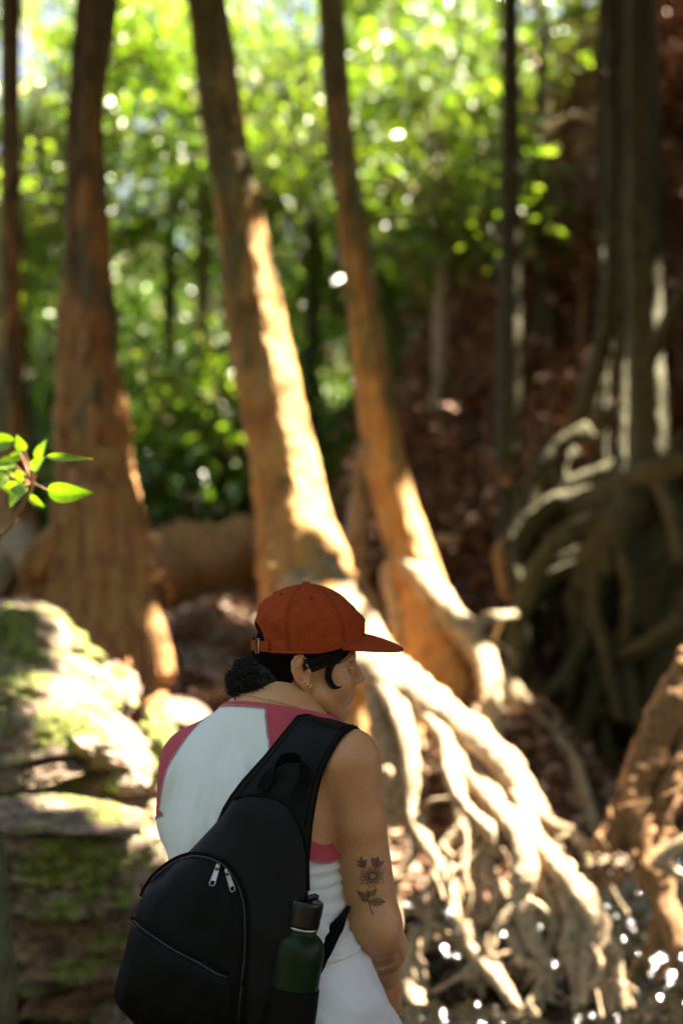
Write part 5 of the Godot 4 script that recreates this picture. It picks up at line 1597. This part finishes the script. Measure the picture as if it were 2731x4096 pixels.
	# sewn patch on the front: dark outline with a purple, blue and yellow mountain band
	var cols := [[Color(.012, .012, .03), 0.0, 1.0, .05], [Color(.20, .11, .42), .58, .92, .09], [Color(.07, .12, .40), .36, .58, .09], [Color(.62, .38, .05), .24, .36, .09], [Color(.012, .012, .02), .08, .24, .09]]
	for c in cols:
		var pg := Geo.new()
		var ins := 0.0 if c[3] < .07 else .05
		for j in 5:
			for i in 17:
				var ph := lerpf(-.31 + ins, .31 - ins, i / 16.0); var t := lerpf(.155, .345, lerpf(c[1], c[2], j / 4.0))
				pg.add(hv(cap_pt(ph, t, false, c[3])))
		for j in 4:
			for i in 16: pg.quad(j * 17 + i, j * 17 + i + 1, (j + 1) * 17 + i + 1, (j + 1) * 17 + i)
		pg.normals(); thicken(pg, .0006)
		part("patch", pg.mesh(), mat(c[0].r, c[0].g, c[0].b, .8), cap)

# ---- hair
func skull_pt(dir: Vector3, off: float) -> Vector3:      # on the skull, head centimetres
	var c := Vector3(1.0, 4.8, 0); var r := Vector3(9.1, 8.8, 7.3) + Vector3.ONE * off
	return c + dir.normalized() * (1.0 / (dir.normalized() / r).length())

func strands(list: Array, m: Material, parent: Node, called: String, sides := 4) -> MeshInstance3D:
	var g := Geo.new()
	for s in list:
		var pts := []
		for k in s.p.size(): pts.append([hv(s.p[k]), s.r * (1.0 if k < s.p.size() - 1 else .35) * .01])
		tube(g, spline(pts, 4), sides, 0.0)
	var o := part(called, g.mesh(), m, parent)
	o.set_meta("kind", "stuff")
	return o

func build_hair(o: Node3D) -> void:
	var r := RandomNumberGenerator.new(); r.seed = 77
	mats.hair = mat(.0045, .0032, .0025, .58); mats.hair.metallic_specular = .35
	mats.hair_tip = mat(.012, .007, .0045, .45); mats.hair_tip.metallic_specular = .35
	var hair := Node3D.new(); hair.name = "hair"; o.add_child(hair)
	hair.set_meta("label", "dark curly hair tied in a low bun under the cap")
	# scalp layer: thick hair lying on the skull, ending at the hairline
	var g := Geo.new()
	var fd := func(p: Vector3) -> float:
		var q := hl(p); var m := Vector3(q.x, q.y, q.z)
		var d := ell_d(m, Vector3(1.0, 4.8, 0), Vector3(9.1, 8.8, 7.3))
		d = smin(d, ell_d(m, Vector3(5.0, -1.4, 0), Vector3(5.0, 7.2, 5.6)), 2.2)
		d = smin(d, cap_d(q, Vector3(-2.2, -3.5, 0), Vector3(-2.6, 2, 0), 5.5, 6.2), 2.0)
		return (d - lerpf(.55, .22, smoothstep(2.5, 5.0, q.y)) - lerpf(.22, .08, smoothstep(2.5, 5.0, q.y)) * noise.get_noise_3d(q.x * .35 + q.y * .3, q.y * 1.6 - q.x * .7, q.z * .5)) * .01
	mesh_field(fd, hw(-11, -9, -10) - Vector3(.02, 0, .02), hw(12, 12, 10) + Vector3(.02, 0, .02), .004, g)
	g.normals()
	var hairline := func(p: Vector3) -> float:
		var q := hl(p)
		var front := lerpf(8.9, 6.6, smoothstep(6.0, 2.0, q.y)) if q.y > 2.6 else lerpf(6.2, 2.6, smoothstep(2.6, .8, q.y))
		if q.y < .9: front = lerpf(-1.7, -3.6, smoothstep(1.0, -5.0, q.y))
		elif absf(q.z) > 5.0 and q.y < 3.4: front = minf(front, lerpf(2.8, 6.4, smoothstep(1.2, 3.4, q.y)))
		return minf(front - q.x + .35 * noise.get_noise_3dv(q * 1.2), q.y + 6.2 + .5 * noise.get_noise_3dv(q * 1.5)) * .01
	var scalp := clip(g, hairline)
	var flat_hair := mat(.004, .003, .0024, .85); flat_hair.metallic_specular = .12
	part("scalp_hair", scalp.mesh(), flat_hair, hair)
	# bun: a lumpy core wound with curls
	var bc := Vector3(-8.0, -2.3, .8); var br := Vector3(5.7, 4.6, 4.8)
	var bg := Geo.new()
	var bd := func(p: Vector3) -> float:
		var q := hl(p)
		var d := ell_d(q, bc, br)
		d = smin(d, cap_d(q, Vector3(-4.0, -1.0, 1.2), bc, 4.6, 3.6), 1.5)
		return (d - .5 * noise.get_noise_3d(q.x * .45 + q.y * .5, q.y * .5 - q.x * .25, q.z * .6)) * .01
	mesh_field(bd, hw(-15.5, -7.5, -6.5) - Vector3(.02, 0, .02), hw(-2, 5, 7) + Vector3(.02, 0, .02), .004, bg)
	part("bun", bg.mesh(), mats.hair, hair)
	var curls := []
	for k in 300:
		var d := Vector3(r.randfn() - .35, r.randfn(), r.randfn() + .3).normalized()
		var ax := Vector3(r.randfn() * .4, r.randfn() * .4, 1.0).normalized() if r.randf() < .6 else Vector3(r.randfn(), r.randfn(), r.randfn()).normalized()
		var pts := []; var n := r.randi_range(5, 9); var lift := r.randf_range(.05, .5)
		for q in n:
			var dd := d.rotated(ax, q * .20)
			pts.append(bc + dd * br * (1.02 + lift * .4 * sin(q * 1.4 + k)) + Vector3(r.randfn(), r.randfn(), r.randfn()) * .12)
		curls.append({"p": pts, "r": r.randf_range(.05, .11)})
	strands(curls, mats.hair, hair, "curls")
	var loose := []
	for k in 330:      # frizz and ringlets sticking out at the back and below
		var d := Vector3(-absf(r.randfn()) - .25, r.randfn() * .9, r.randfn() * .8 + .2).normalized()
		if d.y > .75: continue
		var p := bc + d * br * .95; var pts := [p]; var v := d
		var curl := Vector3(r.randfn(), r.randfn(), r.randfn()).normalized(); var step := r.randf_range(.22, .62)
		for q in r.randi_range(4, 7):
			v = v.rotated(curl, r.randf_range(.35, .9)); p += v * step; pts.append(p + Vector3(0, -.03 * q, 0))
		loose.append({"p": pts, "r": r.randf_range(.022, .055)})
	strands(loose, mats.hair_tip, hair, "flyaway_curls", 3)
	var pulled := []
	for k in 170:      # hair combed back from temple and nape into the bun
		var z: float = 1.0 if k % 5 else -1.0
		var y := r.randf_range(.9, 4.2); var x := r.randf_range(1.0, 6.8) if y > 2.6 else r.randf_range(-2.4, .2)
		if k % 3 == 0: x = r.randf_range(-4.0, -2.0); y = r.randf_range(-3.6, 1.0)
		var pts := []
		var a := Vector3(x - 1.0, y - 4.8, z * 6.5); var e := Vector3(-9.0, -4.5 + r.randf_range(-1.2, 2.0), z * r.randf_range(.5, 2.5))
		for q in 7:
			var dd := a.lerp(e, q / 6.0)
			var pp := skull_pt(dd, .62 + r.randf_range(0, .25))
			if pp.y < -.5: pp.z *= lerpf(1.0, .86, clampf((-.5 - pp.y) / 3.0, 0, 1))
			pts.append(pp)
		pulled.append({"p": pts, "r": r.randf_range(.05, .10)})
	strands(pulled, mats.hair, hair, "combed_strands")
	# the curl in front of the ear, and wisps
	var lock := []
	for k in 46:
		var o2 := Vector3(r.randfn() * .28, r.randfn() * .16, r.randfn() * .14)
		var sp := r.randf_range(.75, 1.15)
		lock.append({"p": [Vector3(7.4, 4.6, 5.6) + o2 * 1.6, Vector3(5.9, 3.0, 6.3) + o2 * 1.5, Vector3(4.55, 1.2, 6.75) + o2 * 1.2, Vector3(4.1, -.5, 6.8) + o2, Vector3(4.5, -2.0, 6.65) + o2 * .8, Vector3(5.4, -2.95, 6.3) + o2 * .6, Vector3(6.3, -3.05, 5.95) + o2 * .4 * sp, Vector3(6.65, -2.4, 5.85) + o2 * .3, Vector3(6.3, -2.0, 5.95) + o2 * .3], "r": r.randf_range(.045, .08)})
	for k in 40:       # fuller sweep of the fringe under the brim
		var o2 := Vector3(r.randfn() * .5, r.randfn() * .3, r.randfn() * .12)
		lock.append({"p": [Vector3(8.6, 4.8, 4.6) + o2, Vector3(7.2, 3.2, 5.6) + o2, Vector3(5.8, 2.2, 6.35) + o2, Vector3(4.5, 1.7, 6.9) + o2 * .7, Vector3(3.0, 1.9, 7.2) + o2 * .5], "r": r.randf_range(.05, .09)})
	strands(lock, mats.hair, hair, "front_curl")
	var wisps := []
	for k in 9:
		var y := r.randf_range(-4.0, -.5)
		var p := Vector3(-3.4 + r.randfn() * .5, y, 5.4); var pts := [p]
		for q in 6:
			p += Vector3(.45 + r.randfn() * .15, -.55 + .25 * q * r.randf_range(.2, 1.0), .02); pts.append(p)
		wisps.append({"p": pts, "r": .022})
	wisps.append({"p": [Vector3(1.6, 1.7, 7.5), Vector3(.2, 1.2, 8.4), Vector3(-1.6, 1.0, 8.6), Vector3(-2.9, .3, 7.6)], "r": .025})
	strands(wisps, mats.hair_tip, hair, "wisps", 3)

func build_jewellery(o: Node3D) -> void:
	var gold := mat(.85, .58, .22, .25); gold.metallic = 1.0
	for q in [[-.75, -1.55, 7.95], [-.2, -2.05, 7.9], [.5, -2.45, 7.65]]:
		var g := Geo.new(); var ring := []
		for k in 15:
			var a := TAU * k / 14.0
			ring.append([hw(q[0] + .14 * cos(a) + .1, q[1] + .46 * sin(a), q[2] + .30 * cos(a) + .12), .0010])
		tube(g, ring, 6, 0.0); part("earring", g.mesh(), gold, o)
	var ch := Geo.new(); var c: Vector3 = J.neck0; var up: Vector3 = (J.neck1 - J.neck0).normalized()
	var side := up.cross(Vector3(0, 0, 1)).normalized(); var fw := side.cross(up)
	for k in 150:
		var a := TAU * k / 150.0
		var d := (side * cos(a) + fw * sin(a)).normalized(); var p := c + up * (.040 + .008 * cos(a))
		var t := .03
		for s in 40:
			if minf(body_d(p + d * t), head_d(p + d * t)) > .0012: break
			t += .0015
		var e := p + d * t
		var tw := Vector3(sin(k * 1.9), cos(k * 1.9), 0) * .0006
		tube(ch, [[e - tw + d.cross(up) * .0012, .0009], [e + tw - d.cross(up) * .0012, .0009]], 4, 0.0)
	var n := part("necklace", ch.mesh(), gold, o); n.set_meta("kind", "stuff")

# ---- tattoos: ink in the skin of the right arm
func ink_leaf(img: Image, a: Vector2, b: Vector2, w: float, dark: float) -> void:
	var d := b - a; var l := d.length(); var t := d / l; var s := Vector2(-t.y, t.x)
	for y in range(int(minf(a.y, b.y) - w - 2), int(maxf(a.y, b.y) + w + 2)):
		for x in range(int(minf(a.x, b.x) - w - 2), int(maxf(a.x, b.x) + w + 2)):
			if x < 0 or y < 0 or x >= img.get_width() or y >= img.get_height(): continue
			var p := Vector2(x, y) - a; var u := p.dot(t) / l; var v := absf(p.dot(s))
			if u < 0 or u > 1: continue
			var e := w * sin(PI * pow(u, .8)) - v
			if e < 0: continue
			var k := dark * (1.0 if e < 2.2 or v < 1.4 else .50 + .30 * float(int(u * 11.0 + v * .25) % 2))
			ink(img, x, y, k)
func ink(img: Image, x: int, y: int, k: float) -> void:
	var c := img.get_pixel(x, y)
	img.set_pixel(x, y, Color(c.r, c.g, c.b, maxf(c.a, k)))
func ink_line(img: Image, pts: Array, w: float, k: float) -> void:
	for q in pts.size() - 1:
		var a: Vector2 = pts[q]; var b: Vector2 = pts[q + 1]
		for y in range(maxi(0, int(minf(a.y, b.y) - w - 1)), mini(img.get_height(), int(maxf(a.y, b.y) + w + 2))):
			for x in range(maxi(0, int(minf(a.x, b.x) - w - 1)), mini(img.get_width(), int(maxf(a.x, b.x) + w + 2))):
				var p := Vector2(x, y)
				var d := Geometry2D.get_closest_point_to_segment(p, a, b).distance_to(p)
				if d < w: ink(img, x, y, k)

func arm_patch(a: Vector3, b: Vector3, t0: float, t1: float, mid: Vector3, ang0: float, ang1: float, img: Image, o: Node3D, label: String) -> void:
	var ax := (b - a).normalized(); var n0 := (mid - ax * mid.dot(ax)).normalized(); var s0 := n0.cross(ax).normalized()
	var g := Geo.new(); var nu := 20; var nv := 34
	for j in nv + 1:
		for i in nu + 1:
			var an := lerpf(ang0, ang1, float(i) / nu); var p := a.lerp(b, lerpf(t0, t1, float(j) / nv))
			var d := n0 * cos(an) - s0 * sin(an)
			var lo := .015; var hi := .085
			for k in 16:
				var m := (lo + hi) * .5
				if body_d(p + d * m) < 0.0: lo = m
				else: hi = m
			g.add(p + d * (lo + .0007)); g.uv.append(Vector2(float(i) / nu, float(j) / nv))
	for j in nv:
		for i in nu: g.quad(j * (nu + 1) + i, (j + 1) * (nu + 1) + i, (j + 1) * (nu + 1) + i + 1, j * (nu + 1) + i + 1)
	g.normals()
	var m := StandardMaterial3D.new(); m.albedo_texture = ImageTexture.create_from_image(img); m.roughness = .5
	m.transparency = BaseMaterial3D.TRANSPARENCY_ALPHA
	var q := part("tattoo", g.mesh(), m, o); tag(q, label)

func build_tattoo(o: Node3D) -> void:
	var img := Image.create(128, 256, false, Image.FORMAT_RGBA8); img.fill(Color(.21, .22, .19, 0))
	var c := Vector2(60, 96)
	for k in 17:       # daisy petals, outlined
		var an := TAU * k / 17.0 + .1; var l := 46.0 + 6.0 * sin(k * 2.3)
		var d := Vector2(cos(an), sin(an)); var s := Vector2(-d.y, d.x)
		var pts := []
		for q in 13:
			var u := q / 12.0; pts.append(c + d * (14.0 + (l - 14.0) * sin(u * PI)) * 1.0 + s * 7.5 * cos(u * PI))
		ink_line(img, pts, 1.5, .6)
		ink_line(img, [c + d * 14.0, c + d * 30.0], 2.2, .62); ink_line(img, [c + d * 14.0 + s * 3, c + d * 24.0 + s * 4], 1.2, .5)
	for k in 26: ink_line(img, [c + Vector2.from_angle(k * .2417) * 11.0, c + Vector2.from_angle(k * .2417) * 17.0], 1.8, .8)
	for k in 18: ink_line(img, [c + Vector2.from_angle(k * .35) * 2.5, c + Vector2.from_angle(k * .35) * 4.0], 1.2, .6)
	ink_leaf(img, Vector2(50, 66), Vector2(30, 22), 15, .82); ink_leaf(img, Vector2(48, 62), Vector2(8, 52), 12, .85); ink_leaf(img, Vector2(40, 56), Vector2(54, 20), 11, .8)
	for q in [[Vector2(86, 58), Vector2(90, 4)], [Vector2(86, 46), Vector2(74, 22)], [Vector2(87, 42), Vector2(106, 20)], [Vector2(86, 56), Vector2(76, 36)], [Vector2(87, 54), Vector2(108, 38)]]: ink_leaf(img, q[0], q[1], 6, .78)
	ink_line(img, [Vector2(86, 60), Vector2(88, 10)], 1.0, .7)
	ink_line(img, [Vector2(82, 152), Vector2(88, 190), Vector2(86, 224), Vector2(80, 252)], 2.0, .8)
	ink_leaf(img, Vector2(88, 192), Vector2(124, 148), 15, .8); ink_leaf(img, Vector2(88, 190), Vector2(116, 190), 9, .7)
	ink_leaf(img, Vector2(88, 196), Vector2(28, 214), 17, .78); ink_leaf(img, Vector2(86, 178), Vector2(52, 150), 12, .75); ink_leaf(img, Vector2(86, 176), Vector2(86, 146), 6, .7)
	img.resize(58, 116, Image.INTERPOLATE_LANCZOS); img.resize(232, 464, Image.INTERPOLATE_CUBIC)
	for y in 464:
		for x in 232:
			var c0 := img.get_pixel(x, y); img.set_pixel(x, y, Color(c0.r, c0.g, c0.b, clampf(c0.a * .85, 0.0, 1.0)))
	arm_patch(J.sr, J.er, .515, .885, Vector3(.14, 0, 1), -.75, .68, img, o, "dark daisy tattoo on the upper arm")
	var im2 := Image.create(128, 96, false, Image.FORMAT_RGBA8); im2.fill(Color(.10, .11, .10, 0))
	ink_line(im2, [Vector2(6, 4), Vector2(6, 92)], 1.4, .38); ink_line(im2, [Vector2(14, 12), Vector2(14, 92)], 1.2, .34)
	ink_line(im2, [Vector2(6, 4), Vector2(70, 4), Vector2(126, 2)], 1.4, .38); ink_line(im2, [Vector2(14, 14), Vector2(74, 14)], 1.2, .32)
	for k in 7: ink_leaf(im2, Vector2(48 + k * 11, 40), Vector2(60 + k * 10, 8 + (k % 3) * 6), 7, .3)
	for k in 6: ink_leaf(im2, Vector2(60 + k * 11, 50), Vector2(50 + k * 12, 84), 8, .26)
	arm_patch(J.er, J.wr, .12, .52, Vector3(.4, -.2, 1), -.55, .75, im2, o, "fine-lined square tattoo on the forearm")
